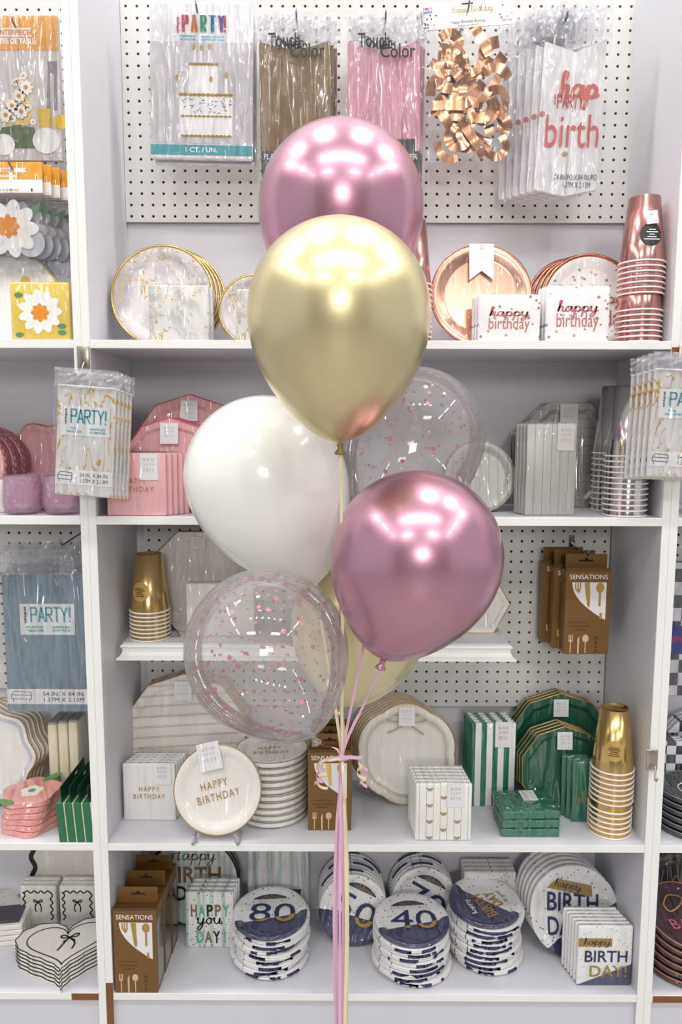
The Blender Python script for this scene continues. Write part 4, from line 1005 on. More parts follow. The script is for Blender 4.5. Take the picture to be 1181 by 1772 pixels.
for i in range(2):
    t = thing('paper_tablecover_pack', ('front' if i == 0 else 'rear')+' mint striped paper table cover in a clear bag at the back', 'tablecover', (x, Y+.02*i, Z5), (-.08, 0, 0), 'mint paper table covers')
    part(t, 'folded_cover', M_box(round(wd*.93, 4), .015, round(ht*.95, 4), .002), MINT)
    if i == 0:
        b = part(t, 'name_banner', M_flat(((-wd*.36, ht*.33), (wd*.36, ht*.33), (wd*.34, ht*.38), (wd*.36, ht*.43), (-wd*.36, ht*.43), (-wd*.34, ht*.38))), mat('print_black', ''), (0, -.0009, 0))
        txt(b, 'PAPER TABLE COVER', wd*.56, ht*.045, (0, -.0005, ht*.38), INKW, bold=.02)
    bag(t, wd, ht, seed=81+i, amp=.004, y=-.006)
# navy celebration plates
def navymat(name, slope, cut, base='efeeec', scale=90):
    g = G(name); c = g.xyz()
    d = g.m('LESS_THAN', g.voro(scale, g.mapped((1, .02, 1))).outputs['Distance'], .17); col = g.mix(d, lin(base), lin('4b4c58'))
    col = g.mix(g.m('MULTIPLY', g.noise(16, 4, 2.0), .22), col, lin('a9a8aa'))
    u = g.m('SUBTRACT', c[2], g.m('ADD', cut, g.m('MULTIPLY', c[0], slope)))
    col = g.mix(g.m('LESS_THAN', u, 0), col, lin('2a2f55')); return g.done(col, .5, 0, .75, wr=.4)
NV1 = navymat('navy_plate_print', .25, -.016)
NVW = navymat('white_dot_plate_print', 0, -1)
def nummat():
    g = G('navy_gold_number'); c = g.xyz(); return g.done(g.mix(g.m('LESS_THAN', g.m('SUBTRACT', c[2], g.m('MULTIPLY', c[0], .25)), -.017), lin('2a2f55'), lin('a98b45')), .45)
NUM = nummat()
def cel(t, R, num, i=0, face=.0068, rot=0.0):
    if rot: t.children[0].rotation_euler.y = rot
    c_, s_ = math.cos(rot), math.sin(rot)
    b = part(t, 'name_banner', M_flat(((-R*.55, R*.52), (R*.42, R*.60), (R*.42, R*.82), (-R*.5, R*.76))), NAVY, (0, face, R), (0, rot, 0))
    scr(b, 'celebrate', R*.62, R*.20, (0, -.0005, R*.67), INKG, .12, (0, -.06, 0))
    txt(t, num, R*1.24, R*.70, (R*(.06*c_+.02*s_), face-.0004, R*(1+.02*c_-.06*s_)), NUM, rot=(0, rot, 0))
def flat_stack(num, px, pbf, n, R, dz, label, m, deco, tilt=.0, rims=None):
    a = at_z(px, pbf, Z5); r = random.Random(n*7+px)
    for i in range(n):
        top = n-1-i
        # tipped a little forward so the face shows
        q = plate_pack('%s %s' % (nth(top, n, 'topmost', 'lowest'), label), 'plates', R, circ(R), m if top == 0 else NVW, .011, (a.x+r.uniform(-.003, .003), a.y+.004+r.uniform(-.002, .002), Z5+.0155+dz*i), (-pi/2+tilt*(i/(n-1)), 0, r.uniform(-.12, .12) if top else 0), label, None)
        if top == 0: deco(q, R)
        else: part(q, 'navy_edge', M_tube(tuple((round(R*1.002*math.sin(u), 5), .007, round(-R*1.002*math.cos(u), 5)) for u in [(-.9+r.random()*1.2)+j*.09 for j in range(9)]), .0035, 5), NAVY, (0, 0, R))
flat_stack('80', 460, 1703, 9, .087, .0121, 'round pack in the flat stack of navy eightieth birthday plates', NV1, lambda t, R: cel(t, R, '80'), .05)
flat_stack('40', 720, 1716, 9, .087, .0119, 'round pack in the flat stack of navy fortieth birthday plates', NV1, lambda t, R: cel(t, R, '40'), .04)
NV2 = navymat('navy_birthday_print', -.75, .008)
def bday_top(t, R):
    h = part(t, 'print', M_flat(circ(R*.001, 6)), NAVY, (0, .0068, R), (0, -2.0, 0))
    txt(h, 'BIRTH', R*.9, R*.30, (-.01, -.0005, R*.10), INKG, bold=.02); txt(h, 'DAY', R*.6, R*.30, (.0, -.0005, -R*.28), INKG, bold=.02); scr(h, 'happy', R*.6, R*.24, (0, -.0005, R*.46), INKW, .12); scr(h, 'to you!', R*.5, R*.2, (0, -.0005, -R*.58), INKK, .12)
flat_stack('bday', 850, 1694, 10, .085, .0125, 'round pack in the flat stack of navy to you birthday plates', NV2, bday_top, .06)
# leaning rows of navy plates
def lean_row(px, pw, pb, n, num, label, Y, R, dz=.0145, tw=0.0):
    x = at_y(px, pb, Y).x
    for i in range(n):
        t = plate_pack(nth(i, n)+' '+label, 'plates', R, circ(R), NV1 if i == 0 else NVW, .010, (x-.0008*i, Y+.0148*i, Z5+.002), (-.21, 0, 0), label, None)
        if i == 0: cel(t, R, num, rot=.5)
        else: part(t, 'navy_edge', M_tube(tuple((round(R*1.001*math.cos(u), 5), .004, round(R*1.001*math.sin(u), 5)) for u in [(.5+(i*.77) % 1.9)+j*.08 for j in range(9)]), .0035, 5), NAVY, (0, 0, R))
lean_row(612, 124, 1640, 7, '50', 'pack in the leaning row of navy fiftieth birthday plates', at_z(612, 1640, Z5).y, .084)
lean_row(735, 118, 1625, 5, '70', 'pack in the leaning row of navy plates behind the fortieth birthday stack', at_z(735, 1622, Z5).y, .082)
x, Y, R = lean(998, 152, 1662, Z5, .26)
R = .1065
NV3 = navymat('navy_large_print', .62, -.040)
for i in range(6):
    t = plate_pack(nth(i, 6)+' large leaning navy and gold birthday plate pack on the lowest shelf', 'plates', R, circ(R), NV3, .011, (x-.003*i, Y+.0165*i, Z5+.002), (-.24, 0, 0), 'large navy birthday plate packs')
    if i == 0:
        b = part(t, 'gold_banner', M_flat(((-R*.72, R*.52), (R*.42, R*.30), (R*.42, R*.54), (-R*.66, R*.74))), mat('print_ochre', '9a8143', .45), (0, .0055, R)); scr(b, 'happy', R*.62, R*.30, (-.012, -.0005, R*.53), NAVY, .13, (0, .18, 0))
        txt(t, 'BIRTH', R*1.15, R*.40, (-.002, .0060, R*1.18), NAVY, bold=.015, rot=(0, .05, 0)); txt(t, 'DAY', R*.75, R*.40, (-R*.22, .0060, R*.68), NAVY, bold=.015)
x, Y, wd, ht = ST(1000, 1095, 1706, 1603, Z5)
NV4 = navymat('navy_napkin_print', .42, .028, scale=170)
for i in range(6):
    t = napkins(nth(i, 6)+' navy and gold birthday napkin pack at the right of the lowest shelf', wd, .0105, ht, NV4, (x-.003*i, Y+.0118*i, Z5), group='navy birthday napkin packs')
    if i == 0:
        b = part(t, 'gold_banner', M_flat(rect(round(-wd*.49, 4), round(wd*.12, 4), round(ht*.66, 4), round(ht*.80, 4))), mat('print_ochre', ''), (0, -.0007, 0)); scr(b, 'happy', wd*.5, ht*.17, (-wd*.15, -.0005, ht*.73), NAVY, .12)
        txt(t, 'BIRTH', wd*.78, ht*.19, (wd*.02, -.0009, ht*.50), NAVY, bold=.012); txt(t, 'DAY!', wd*.68, ht*.19, (wd*.07, -.0009, ht*.25), mat('print_ochre', ''), bold=.012)
x, Y, wd, ht = ST(803, 893, 1590, 1510, Z5, .212)
for i in range(4): napkins(nth(i, 4)+' white dotted napkin pack behind the navy birthday stack', wd, .014, ht, dots_mat('white_dot_napkin', 'e4e1da', ['5b5a58'], 120, .2, rough=.5, coat=.7, wr=.4) if i == 0 else [m for m in bpy.data.materials if m.name.startswith('white_dot_napkin')][0], (x, Y+.016*i, Z5), group='white dotted napkin packs')

# ================================================================== left unit
Y = .15
x, z, wd, ht = RC(-150, 104, 278, 27, Y)
OR = mat('orange_card', 'eaa21c', .45, coat=.5, wr=.3)
peg_hook(22, 40, Y-.012, 'dark wire hook holding the daisy centrepiece pack')
t = thing('centerpiece_pack', 'daisy centrepiece pack with an orange header at the upper left edge', 'party pack', (x, Y, z))
part(t, 'pack', M_box(wd, .012, ht, .001), mat('photo_warm_grey', 'd8d1ce', .45, coat=.6, wr=.3))
hd = part(t, 'orange_header', M_flat(rect(-wd/2, wd/2, round(ht*.765, 4), round(ht*.999, 4))), OR, (0, -.0006, 0))
k = wd/254
bn = part(hd, 'white_banner', M_flat(((-wd*.3, ht*.855), (wd*.325, ht*.855), (wd*.305, ht*.885), (wd*.325, ht*.915), (-wd*.3, ht*.915))), CARD, (0, -.0004, 0))
txt(bn, 'CENTERPIECE', wd*.25, ht*.04, (wd*.185, -.0004, ht*.885), mat('ink_orange', 'e2893a', .5), bold=.03)
txt(hd, 'CENTRE DE TABLE', wd*.32, ht*.042, (wd*.185, -.0006, ht*.825), INKW, bold=.03)
def flower(cx, cz, R, n=9): return tuple((cx+R*(.72+.28*abs(math.cos(n*a/2)))*math.cos(a), cz+R*(.72+.28*abs(math.cos(n*a/2)))*math.sin(a)) for a in [2*pi*i/54 for i in range(54)])
def U(a): return (a/254-.5)*wd+150/254*wd
def V(b): return ht*(278-b)/251
fl = [(45, 150, 13), (32, 165, 12), (20, 182, 12), (35, 192, 13), (8, 198, 13), (26, 142, 6), (42, 130, 7), (33, 138, 6), (48, 185, 7), (20, 205, 7), (55, 210, 6)]
part(t, 'daisy_print', flats('dz1', [flower(U(a), V(b), q*k) for a, b, q in fl]), mat('daisy_white', 'f7f5f0', .5), (0, -.0012, 0))
part(t, 'daisy_backing', flats('dz0', [flower(U(a), V(b), q*k*1.1) for a, b, q in fl]+[((U(5), V(215)), (U(55), V(215)), (U(46), V(160)), (U(25), V(165)))]), mat('print_yellow', 'e6c45a', .5), (0, -.0008, 0))
part(t, 'daisy_centres', flats('dz2', [circ(q*k*.3, 10, U(a), V(b)) for a, b, q in fl]), mat('print_orange', 'e58f25', .5), (0, -.0016, 0))
part(t, 'green_vase_print', flats('dz3', [((U(-8), V(238)), (U(0), V(220)), (U(30), V(215)), (U(57), V(220)), (U(60), V(256)), (U(10), V(256)))]), mat('print_olive', '5a6a45', .5), (0, -.0010, 0))
part(t, 'white_flower_print', flats('dz4', [circ(24*k, 20, U(77), V(243), .9), circ(20*k, 20, U(2), V(250), .9)]), mat('daisy_white', ''), (0, -.0013, 0))
part(t, 'yellow_print', flats('dz5', [((U(62), V(187)), (U(87), V(187)), (U(84), V(220)), (U(66), V(222))), circ(15*k, 16, U(103), V(210), .8), circ(15*k, 16, U(77), V(258), .55)]), mat('print_yellow2', 'e5bd3e', .5), (0, -.0011, 0))
part(t, 'grey_chair_print', flats('dz6', [rect(U(84), U(100), V(125), V(105)), ((U(79), V(187)), (U(84), V(125)), (U(88), V(125)), (U(86), V(187))), ((U(92), V(190)), (U(95), V(125)), (U(99), V(125)), (U(98), V(190)))]), mat('print_grey', '8e888d', .5), (0, -.0007, 0))
bag(t, wd, ht, seed=91, amp=.002, y=-.005)
# banner packs
Y = .105; x, z, wd, ht = RC(-110, 76, 470, 280, Y)
peg_hook(17, 288, Y-.012, 'dark wire hook holding the daisy banner packs')
for i in range(5):
    t = thing('banner_pack', nth(i, 5)+' daisy banner pack with an orange header', 'party pack', (x+.0105*i, Y+.0175*i, z+.001*i), (0, .006*i, 0), 'daisy banner packs')
    hd = part(t, 'header_card', M_box(wd, .0016, round(ht*.28, 4), .0003), OR, (0, 0, ht*.72))
    lb = part(hd, 'white_strip', M_flat(rect(-wd/2, wd/2, 0, round(ht*.12, 4))), CARD, (0, -.0006, 0))
    if i == 0:
        bn = part(hd, 'white_banner', M_flat(((-wd*.3, ht*.185), (wd*.36, ht*.185), (wd*.345, ht*.205), (wd*.36, ht*.225), (-wd*.3, ht*.225))), CARD, (0, -.0006, 0)); txt(bn, 'BANNER', wd*.125, ht*.03, (wd*.185, -.0004, ht*.205), mat('ink_orange', ''), bold=.03); txt(hd, 'BANNIÈRE', wd*.14, ht*.032, (wd*.185, -.0006, ht*.155), INKW, bold=.03)
        txt(lb, '2.7 cm x 2.46 m)', wd*.26, ht*.03, (wd*.145, -.0005, ht*.025), INKK); txt(lb, '1', wd*.015, ht*.028, (wd*.40, -.0005, ht*.025), INKK)
    part(t, 'paper_daisy', M_prism(flower(wd*.18, ht*.40, ht*.27, 9), .002), mat('daisy_white', ''), (0, .002, 0)); part(t, 'daisy_centre', M_prism(tuple(flower(wd*.16, ht*.42, ht*.11, 8)), .001), mat('print_orange', ''), (0, .0008, 0))
    part(t, 'paper_leaf', M_prism(((wd*.34, ht*.50), (wd*.38, ht*.60), (wd*.46, ht*.64), (wd*.45, ht*.56)), .001), mat('leaf_green', '5d8a5c', .5), (0, .004, 0)); part(t, 'paper_disc', M_prism(circ(ht*.13, 24, wd*.36, ht*.27), .002), mat('pale_disc', 'cfd2d8', .5), (0, .005, 0))
    bag(t, wd, ht*.74, seed=101+i, amp=.005, y=-.004, back=.014)
DAISY = dots_mat('daisy_plate_print', 'efece6', ['e8b84a', 'f0d58a'], 16, .22, rough=.45, coat=.75, wr=.4)
leaners(3, .011, 20, 160, 592, Z1, .15, DAISY, mat('yellow_rim', 'e0c878', .4), lambda R: circ(R), lambda i, n: nth(i, n)+' round daisy print plate pack at the left edge', 'plates', 'daisy plate packs', Y=.10)
x, Y, wd, ht = ST(18, 121, 592, 488, Z1, .02)
for i in range(2):
    t = napkins(('front' if i == 0 else 'rear')+' yellow napkin pack with a big white daisy', wd, .015, ht, wrapped('wrapped_yellow', 'e3c546', .45, wr=.4), (x-.002*i, Y+.018*i, Z1), group='yellow daisy napkin packs')
    if i == 0:
        part(t, 'daisy_print', M_flat(tuple(flower(0, ht*.50, ht*.39, 11))), mat('daisy_white_wrapped', 'f3f1ec', .5, coat=.7, wr=.4), (0, -.0008, 0)); part(t, 'daisy_centre', M_flat(tuple(flower(0, ht*.48, ht*.16, 8))), mat('print_orange', ''), (0, -.0012, 0))
        part(t, 'leaf_print', flats('ylf', [circ(ht*.075, 14, a*wd, b*ht, .6) for a, b in ((-.35, .78), (-.36, .10), (.36, .14), (.36, .25))]), mat('leaf_green', ''), (0, -.0008, 0))
# second shelf, left unit: basket-weave plate stack, flower plates, pink glasses
WEAVE = mat('woven_rose_glaze', '9d6266', .3, .1, .5)
R = .090
def beads(R, rr):
    key = ('beads', R, rr % 2)
    if key not in CACHE:
        v = []; f = []; n = 34
        for k in range(n):
            u = 2*pi*(k+.5*(rr % 2))/n; c = Vector((R*math.cos(u), 0, R*math.sin(u))); er = Vector((math.cos(u), 0, math.sin(u))); et = Vector((-math.sin(u), 0, math.cos(u))); b0 = len(v)
            for la in range(5):
                ph = pi*(la/4-.5)
                for lo in range(8):
                    th = 2*pi*lo/8; v.append(c+et*(math.sin(ph)*.0095)+er*(math.cos(ph)*math.cos(th)*.0045)+Vector((0, math.cos(ph)*math.sin(th)*.0055, 0)))
            for la in range(4):
                for lo in range(8): f.append([b0+la*8+lo, b0+la*8+(lo+1) % 8, b0+la*8+8+(lo+1) % 8, b0+la*8+8+lo])
        CACHE[key] = mk(v, f, True)
    m = CACHE[key]; k2 = key+(rr,)
    if k2 not in CACHE:
        CACHE[k2] = m.copy()
        for q in CACHE[k2].vertices: q.co.y += .005+.0075*rr
    return CACHE[k2]
for i in range(3):
    x = at_y(-50, 880, .16).x; t = thing('charger_plate', nth(i, 3)+' rose basket-weave edged plate pack at the left edge', 'plates', (x+.006*i, .133+.034*i, Z3+.0055), (-.12, 0, 0), 'basket weave plates')
    part(t, 'plate', M_dish(circ(R), ((.72, .006), (.76, .004), (.84, 0), (.95, .001), (1.0, .006), (1.0, .026), (.9, .03))), mat('pink_glaze', 'dca3a2', .35, coat=.5), (0, 0, R))
    for rr in range(4): part(t, 'weave_band', beads(R, rr), WEAVE, (0, 0, R))
    continue
    for rr in range(4): part(t, 'weave_band', M_tube(tuple((round((R+.001*math.cos(12*u))*math.cos(u), 5), round(.004+.007*rr+.0012*math.sin(24*u), 5), round((R+.001*math.cos(12*u))*math.sin(u), 5)) for u in [2*pi*j/96 for j in range(96)]), .0038, 6, True), WEAVE, (0, 0, R))
leaners(2, .009, 88, 104, 884, Z3, .03, PINKP, GOLDF, lambda R: scal(R, 6, .16), lambda i, n: nth(i, n, 'front', 'rear')+' pink flower-shaped plate pack with gold edge', 'plates', 'pink flower plates', Y=.250, rings=flat_rings, R=.106)
def pink_glass():
    g = G('pink_glass'); t = g.t; out = t.nodes['Material Output']; t.nodes.remove(g.b)
    tr = g.n('ShaderNodeBsdfTransparent'); tr.inputs[0].default_value = (.97, .86, .92, 1)
    gl = g.n('ShaderNodeBsdfGlossy'); gl.inputs['Roughness'].default_value = .08; df = g.n('ShaderNodeBsdfDiffuse'); df.inputs[0].default_value = (.95, .70, .82, 1)
    nb = g.bump(g.voro(85).outputs['Distance'], .8, .006); t.links.new(nb, gl.inputs['Normal'])
    fr = g.n('ShaderNodeFresnel'); fr.inputs[0].default_value = 1.5; t.links.new(nb, fr.inputs['Normal'])
    m1 = g.n('ShaderNodeMixShader'); m1.inputs[0].default_value = .2; t.links.new(tr.outputs[0], m1.inputs[1]); t.links.new(df.outputs[0], m1.inputs[2])
    m2 = g.n('ShaderNodeMixShader'); t.links.new(g.m('MULTIPLY', fr.outputs[0], .6), m2.inputs[0]); t.links.new(m1.outputs[0], m2.inputs[1]); t.links.new(gl.outputs[0], m2.inputs[2]); t.links.new(m2.outputs[0], out.inputs[0])
    return g.mat
PG = pink_glass()
for px, pb, s in ((41, 892, 'nearest pink pressed-glass tumbler at the left edge'), (110, 893, 'pink pressed-glass tumbler below the left foil packs'), (80, 876, 'rear pink pressed-glass tumbler between two others')):
    a = at_z(px, pb-4, Z3); a.y = .105 if px == 80 else .025; a.x = at_y(px, pb, a.y+.03).x
    solo('glass_tumbler', M_lathe(((.026, .0), (.035, .004), (.0405, .02), (.0405, .04), (.0375, .078), (.0365, .082), (.0355, .078), (.0375, .04), (.036, .016), (.03, .010), (.001, .009)), 36), PG, s, 'glass', (a.x, max(a.y+.03, .05), Z3), group='pink glasses')
x, Y, wd, ht = ST(-60, 14, 890, 832, Z3, .04)
napkins('pale floral napkin pack at the far left of the second shelf', wd, .05, ht, dots_mat('floral_pale', 'e4e1de', ['b9cfc4', 'e2b8bd'], 40, .2, rough=.5, coat=.7, wr=.4), (x-.02, Y+.03, Z3))
# blue tablecovers on the left pegboard
Y = .13; x, z, wd, ht = RC(4, 156, 1232, 950, Y)
peg_hook(106, 944, Y-.01, 'wire hook holding the dusty blue tablecovers')
BLUE = wrapped('tablecover_blue', '8399a6', .5, wr=.6, wscale=14)
for i in range(3):
    t = thing('tablecover_pack', nth(i, 3)+' dusty blue folded plastic tablecover in a clear bag', 'tablecover', (x+.002*i, Y+.02*i, z+.006*i), (0, 0, 0), 'dusty blue tablecovers')
    ch = ht*.86
    part(t, 'folded_cover', M_box(round(wd*.97, 4), .016, round(ch, 4), .003, 2), BLUE)
    if i == 0:
        party_panel(t, wd*.62, ht*.19, wd*.02, ht*.48, ('PLASTIC', 'TABLECOVER'), ('NAPPE EN', 'PLASTIQUE')); size_panel(t, wd*.96, .0, ht*.05, ht*.095, '54 IN. X 84 IN.', '1.37M X 2.13M')
    bag(t, wd*1.02, ht, seed=111+i, amp=.004, y=-.006, head=.15)
# third row, left unit
BSC = wrapped('wrapped_ivory2', 'e9e4df', .5, wr=.5); BLS = mat('blue_stripe', '6d8fb5', .45)
def blue_deco(t, R, i):
    if i == 0:
        for s in (.86, .885, .91): part(t, 'blue_line', M_rim(tuple(scal(R, 8, .09)[::2]), .0008, .0005, s, 4), BLS, (0, 0, R))
leaners(5, .010, -25, 190, 1420, Z4, .13, BSC, mat('gold_brown_edge', 'a5854f', .4, .5), lambda R: scal(R, 8, .09), lambda i, n: nth(i, n)+' wavy-edged white plate pack with blue lines', 'plates', 'blue lined plates', Y=.142, dxk=.0042, R=.121, deco=blue_deco, rings=flat_rings, rimr=.0016)
for i in range(3):
    a, b = 84+18*i, 101+18*i; x, Y, wd, ht = ST(a, b, 1400, 1254-2*i, Z4, .165)
    t = thing('guest_towel_box', 'cream guest towel pack, %s from the blue lined plates' % ('first', 'second', 'third')[i], 'napkins', (x, .165, Z4), (0, 0, 0), 'cream guest towel packs')
    part(t, 'towels', M_box(round(wd*.95, 4), .11, round(ht, 4), .004, 2), wrapped('wrapped_butter', 'e5dcc0', .55, wr=.3))
    part(t, 'top_wrap', M_box(round(wd*.9, 4), .10, .004, .001), mat('grey_wrap', '9d9791', .4, coat=.6), (0, .004, ht))
GB = mat('green_box', '1f6b45', .4, coat=.4); GBD = mat('green_box_dark', '0f3d28', .45); GBI = mat('box_edge', 'd9cfb4', .6)
for i in range(4):
    a = at_z(107+15.5*i, 1462, Z4); wdt = .0165
    t = thing('green_carton', 'slim green carton with an upright dark flap, %s of the row' % ('leftmost', 'second', 'third', 'rightmost')[i], 'carton', (a.x-.000, max(a.y, .004), Z4), (0, -.07, 0), 'slim green cartons')
    part(t, 'carton', M_box(wdt, .15, .090, .0006), GB); part(t, 'inner_edge', M_box(.003, .148, .089, .0002), GBI, (wdt/2+.0016, .001, 0), label='cream board edge')
    fl_ = part(t, 'flap', M_box(.0014, .146, .034, .0003), GBD, (wdt*.30, .003, .0905), label='dark green upright hanging flap')
    part(fl_, 'hang_slot', M_box(.0004, .012, .005, 0), CARD, (.0009, .085, .020))
FLOR = mat('coral_napkin', 'e79a94', .5, coat=.8, wr=.9)
a = at_z(38, 1454, Z4)
for i in range(6):
    t = thing('napkin_pack', '%s coral flower-shaped napkin pack in the wrapped pile' % nth(5-i, 6, 'topmost', 'lowest'), 'napkins', (a.x-.006+.002*(i % 2), a.y+.068, Z4+.0002+.0135*i), (0, 0, .1*i), 'coral flower napkin packs')
    part(t, 'napkins', M_prism(scal(.066, 5, .14, 60), .0122, .001), FLOR, (0, 0, 0.0124), (-pi/2, 0, 0))
    if i == 5:
        part(t, 'cream_flower', M_prism(scal(.026, 5, .2, 40), .0008), mat('daisy_cream', 'f1ecd2', .5), (.0, -.004, .0132), (-pi/2, 0, 0)); part(t, 'blue_dot', M_prism(circ(.008, 16), .0006), BLS, (0, -.004, .0142), (-pi/2, 0, 0))
        for q in ((.05, .045, .5), (-.058, -.03, 2.4)): part(t, 'green_leaf', M_prism(circ(.024, 20, 0, 0, .42), .0008), mat('leaf_green2', '5b9151', .5), (q[0], q[1], .0134), (-pi/2, 0, q[2]))
# bottom row, left unit
BOWW = wrapped('wrapped_bow_white', 'ece7dd', .55, wr=.25)
x, Y, wd, ht = ST(55, 168, 1600, 1460, Z5, .273)
t = thing('wavy_tray', 'large cream tray with a wavy black edge at the back lower left', 'tray', (x, Y, Z5), (-.01, 0, 0))
wv = [(-wd/2+.005*math.sin(j*.9), ht*j/24) for j in range(25)]
part(t, 'tray', M_prism(tuple((round(p, 4), round(q, 4)) for p, q in [(wd/2, 0), (wd/2, ht)]+wv[::-1]), .012), BOWW)
part(t, 'black_edge', strokes('wvedge', [[(p+.006, q) for p, q in wv]], .012, 2), INKK, (0, -.0008, 0))
for c, (a, b) in enumerate(((36, 98), (104, 166))):
    x, Y, wd, ht = ST(a, b, 1634, 1534, Z5, .222)
    for i in range(3):
        t = napkins('%s white napkin pack with a black bow in the %s column' % (nth(i, 3), ('left', 'right')[c]), wd, .0145, ht, BOWW, (x-.001*i, Y+.0155*i, Z5), group='bow napkins lower left', folds=False)
        if i == 0:
            q = .38*wd; zt, zb = ht*.86, ht*.14; n = 5
            side = lambda s: [(s*q+.003*(1 if j % 2 else -1), zb+(zt-zb)*j/8) for j in range(9)]
            top = [(-q+2*q*j/8, zt+.003*(1 if j % 2 else -1)) for j in range(9)]
            part(t, 'wavy_border', strokes(('wb', wd), [side(-1), side(1), top], .0032), INKK, (0, -.0008, 0)); part(t, 'bow_print', strokes('nb2', bow(.011)+[[(-.004, -.004), (-.008, -.016), (-.005, -.026)], [(.004, -.004), (.008, -.016), (.006, -.026)]], .0028, 4), INKK, (0, -.0008, ht*.60))
def heart(s, wav=0.0, n=90):
    o = []
    for i in range(n):
        a = 2*pi*i/n; X = 16*math.sin(a)**3; Z = 13*math.cos(a)-5*math.cos(2*a)-2*math.cos(3*a)-math.cos(4*a)
        r = 1+wav*abs(math.sin(a*11)); o.append((round(X*s*r/16, 5), round((Z+2.5)*s*r/16*.82, 5)))
    return tuple(o)
a = at_z(100, 1655, Z5+.06); _t = at_z(89, 1700, Z5+.06); _n = at_z(114, 1592, Z5+.06); HROT = -math.atan2(_n.x-_t.x, _n.y-_t.y)
for i in range(6):
    t = thing('heart_plate_pack', '%s white heart-shaped plate pack with scalloped black edge' % nth(5-i, 6, 'topmost', 'lowest'), 'plates', (a.x, a.y+.047, Z5+.0002+.0092*i), (.0, 0, HROT), 'heart plate packs')
    part(t, 'plate', M_prism(heart(.112, .05), .0075, .0008), BOWW, (0, 0, .0076), (-pi/2, 0, 0))
    part(t, 'black_edge', M_rim(tuple(heart(.112, .05)), .0011, 0, 1.0, 5), INKK, (0, 0, .0078), (-pi/2, 0, 0))
    if i == 5:
        part(t, 'heart_line', strokes('hline', [[(p, q) for p, q in heart(.09)[::3]]], .0028, 3, True), INKK, (0, 0, .0082), (-pi/2, 0, 0)); part(t, 'bow_print', strokes('hbow', bow(.020)+[[(-.006, -.006), (-.014, -.024), (-.022, -.04)], [(.006, -.006), (.014, -.022), (.010, -.04)]], .0042, 4), INKK, (.006, .022, .0083), (-pi/2, 0, 0))
a = at_z(-4, 1660, Z5)
for i in range(4):
    t = thing('photo_frame_pack', '%s white bow-print card pack at the left edge of the lowest shelf' % nth(3-i, 4, 'topmost', 'lowest'), 'napkins', (a.x-.02, a.y+.04, Z5+.0002+.0135*i), (.0, 0, .15), 'bow card packs')
    part(t, 'pack', M_box(.12, .15, .012, .002), BOWW, (0, 0, 0))
    if i == 3:
        part(t, 'dark_photo', M_flat(rect(-.05, .05, .01, .08)), mat('dark_photo', '4c4a52', .4), (0, 0, .0126), (-pi/2, 0, 0)); part(t, 'bow_print', strokes('cbow', bow(.012), .004, 4), mat('ink_grey2', '8e8a88', .5), (.03, .115, .0126), (-pi/2, 0, 0))

# ================================================================== right unit
def checker(name, s):
    g = G(name); c = g.n('ShaderNodeTexChecker'); c.inputs['Scale'].default_value = 1/s; c.inputs[1].default_value = lin('d9d9df'); c.inputs[2].default_value = lin('1c1c1e')
    g.t.links.new(g.mapped((1, .02, 1), (.003, .3, .004)), c.inputs[0]); return g.done(c.outputs[0], .5, 0, .7, wr=.35)
CHK = checker('checker_print', .030); CHKS = checker('checker_small', .022)
DRK = mat('dark_pack', '2a2a33', .35, coat=.6, wr=.5)
XR = HW+2*PT
def right_x(px, py, Y): return at_y(px, py, Y).x
t = thing('tablecover_pack', 'black and white checkered tablecover pack hanging at the right edge', 'tablecover', (right_x(1155, 1000, .12)+.07, .12, at_y(1170, 1205, .12).z))
hh = at_y(1170, 972, .12).z-at_y(1170, 1205, .12).z
part(t, 'folded_cover', M_box(.14, .016, round(hh, 4), .002), CHK)
bl = part(t, 'blue_label', M_flat(rect(-.066, .07, round(hh*.32, 4), round(hh*.53, 4))), mat('racing_blue', '23278a', .45, coat=.4), (0, -.0008, 0))
txt(bl, 'GOW', .034, .014, (-.043, -.0005, hh*.43), mat('racing_red', 'c0304a', .5), bold=.03, shear=.2)
bag(t, .145, hh*1.12, seed=121, amp=.004, y=-.006)
t = solo('dark_party_pack', M_prism(scal(.07, 9, .08, 60), .03, .002), DRK, 'dark wrapped round pack at the right edge of the second shelf', 'party pack', (right_x(1174, 850, .1)+.07, .06, Z3+.07))
for i in range(3): plate_pack(nth(i, 3)+' large black and white checkered plate pack at the right edge', 'plates', .105, circ(.105), CHK, .011, (right_x(1150, 1300, .2)+.107, .212+.0155*i, Z4), (-.05, 0, 0), 'checkered plate packs')
x = right_x(1152, 1330, .16)+.053
for i in range(3): napkins(nth(i, 3)+' checkered napkin pack behind the black round stack', .10, .02, .15, CHKS, (x, .125-.0+.0-.022*(2-i)+.0, Z4), group='checkered napkin packs') if False else napkins(nth(i, 3)+' checkered napkin pack behind the black round stack', .10, .011, .16, CHKS, (x, .170+.0125*i, Z4), group='checkered napkin packs')
BK = mat('black_plate_print', '2b2b2d', .4, coat=.7, wr=.4); GRE = mat('grey_rim', '8d8d8f', .4)
a = at_z(1200, 1455, Z4)
xr = right_x(1145, 1400, .06)
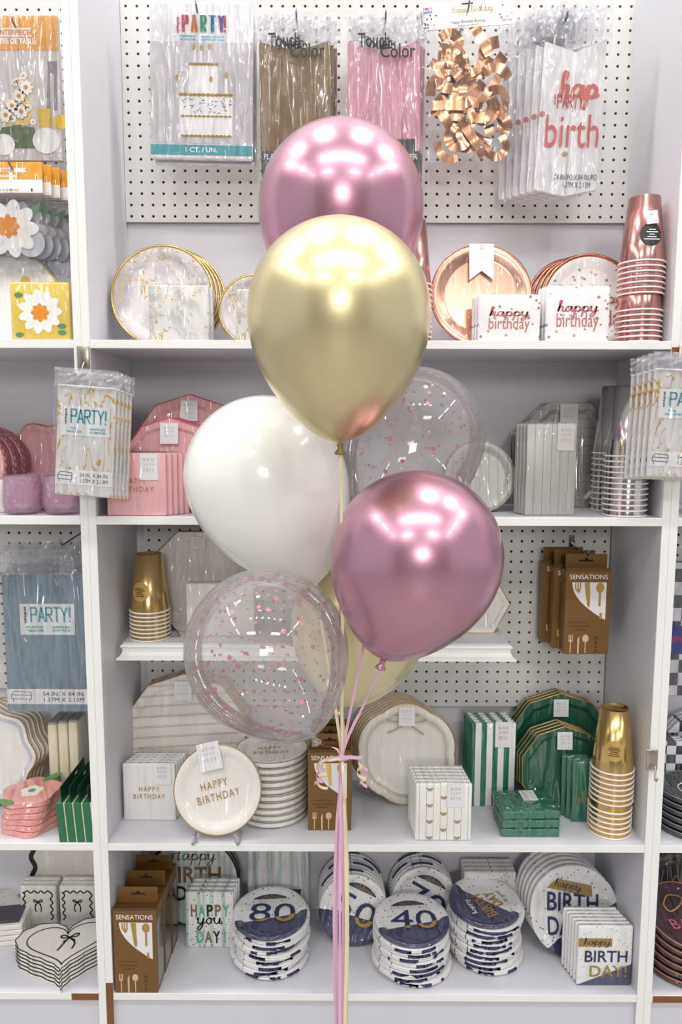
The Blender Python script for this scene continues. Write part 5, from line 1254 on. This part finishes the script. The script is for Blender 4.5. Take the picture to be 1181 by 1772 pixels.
for i in range(6):
    t = plate_pack('%s black round plate pack in the flat stack at the right edge' % nth(5-i, 6, 'topmost', 'lowest'), 'plates', .078, circ(.078), BK, .0105, (xr+.079, .006, Z4+.0152+.0155*i), (-pi/2+.0, 0, 0), 'black plate packs', GRE, .0012)
    if i == 5:
        part(t, 'white_ring', M_tube(tuple((round(.03*math.cos(u), 5), .0065, round(.03*math.sin(u), 5)) for u in [2*pi*j/32 for j in range(32)]), .0012, 4, True), INKW, (0, 0, .078))
WINE = mat('dark_wine_plate', '3b1f26', .35, coat=.7, wr=.35); COPR = mat('copper_rim', 'b9805f', .4, .4); NEON = mat('neon_pink_print', 'c9647c', .5); NEOY = mat('neon_yellow_print', 'c9a050', .5)
xr = right_x(1131, 1650, .05)
for i in range(6):
    t = plate_pack('%s dark wine plate pack with copper rim in the flat stack at lower right' % nth(5-i, 6, 'topmost', 'lowest'), 'plates', .088, circ(.088), WINE, .0125, (xr+.092, .010, Z5+.0172+.017*i), (-pi/2+.06*i, 0, 0), 'dark wine plate packs', COPR, .0018)
    if i == 5:
        part(t, 'crescent_print', strokes('moon', [[(-.04, .03), (-.02, .055), (.01, .05), (.0, .03), (-.03, .012), (-.04, .03)]], .003), NEOY, (0, .0066, .088)); txt(t, 'BA', .05, .024, (-.020, .0066, .068), NEON, shear=-.2)
xr = right_x(1135, 1570, .13)
for i in range(3):
    t = plate_pack(nth(i, 3)+' dark plate pack with neon food drawings leaning at lower right', 'plates', .095, circ(.095), mat('near_black_plate', '201a1c', .35, coat=.7, wr=.4), .012, (xr+.095, .200+.016*i, Z5+.002), (-.2, 0, 0), 'neon drawing plate packs')
    if i == 0:
        part(t, 'fork_drawing', strokes('nfork', [[(-.045, .0), (-.036, .022), (-.03, .045)], [(-.05, -.005), (-.04, .0), (-.03, -.008), (-.035, -.02), (-.05, -.018)]], .002), NEON, (0, .0066, .105)); part(t, 'flame_drawing', strokes('nflame', [[(-.008, -.015), (-.012, .01), (0, .03), (.01, .01), (.006, -.016), (-.008, -.015)], [(-.002, -.01), (.0, .012)]], .002), NEOY, (0, .0066, .105))
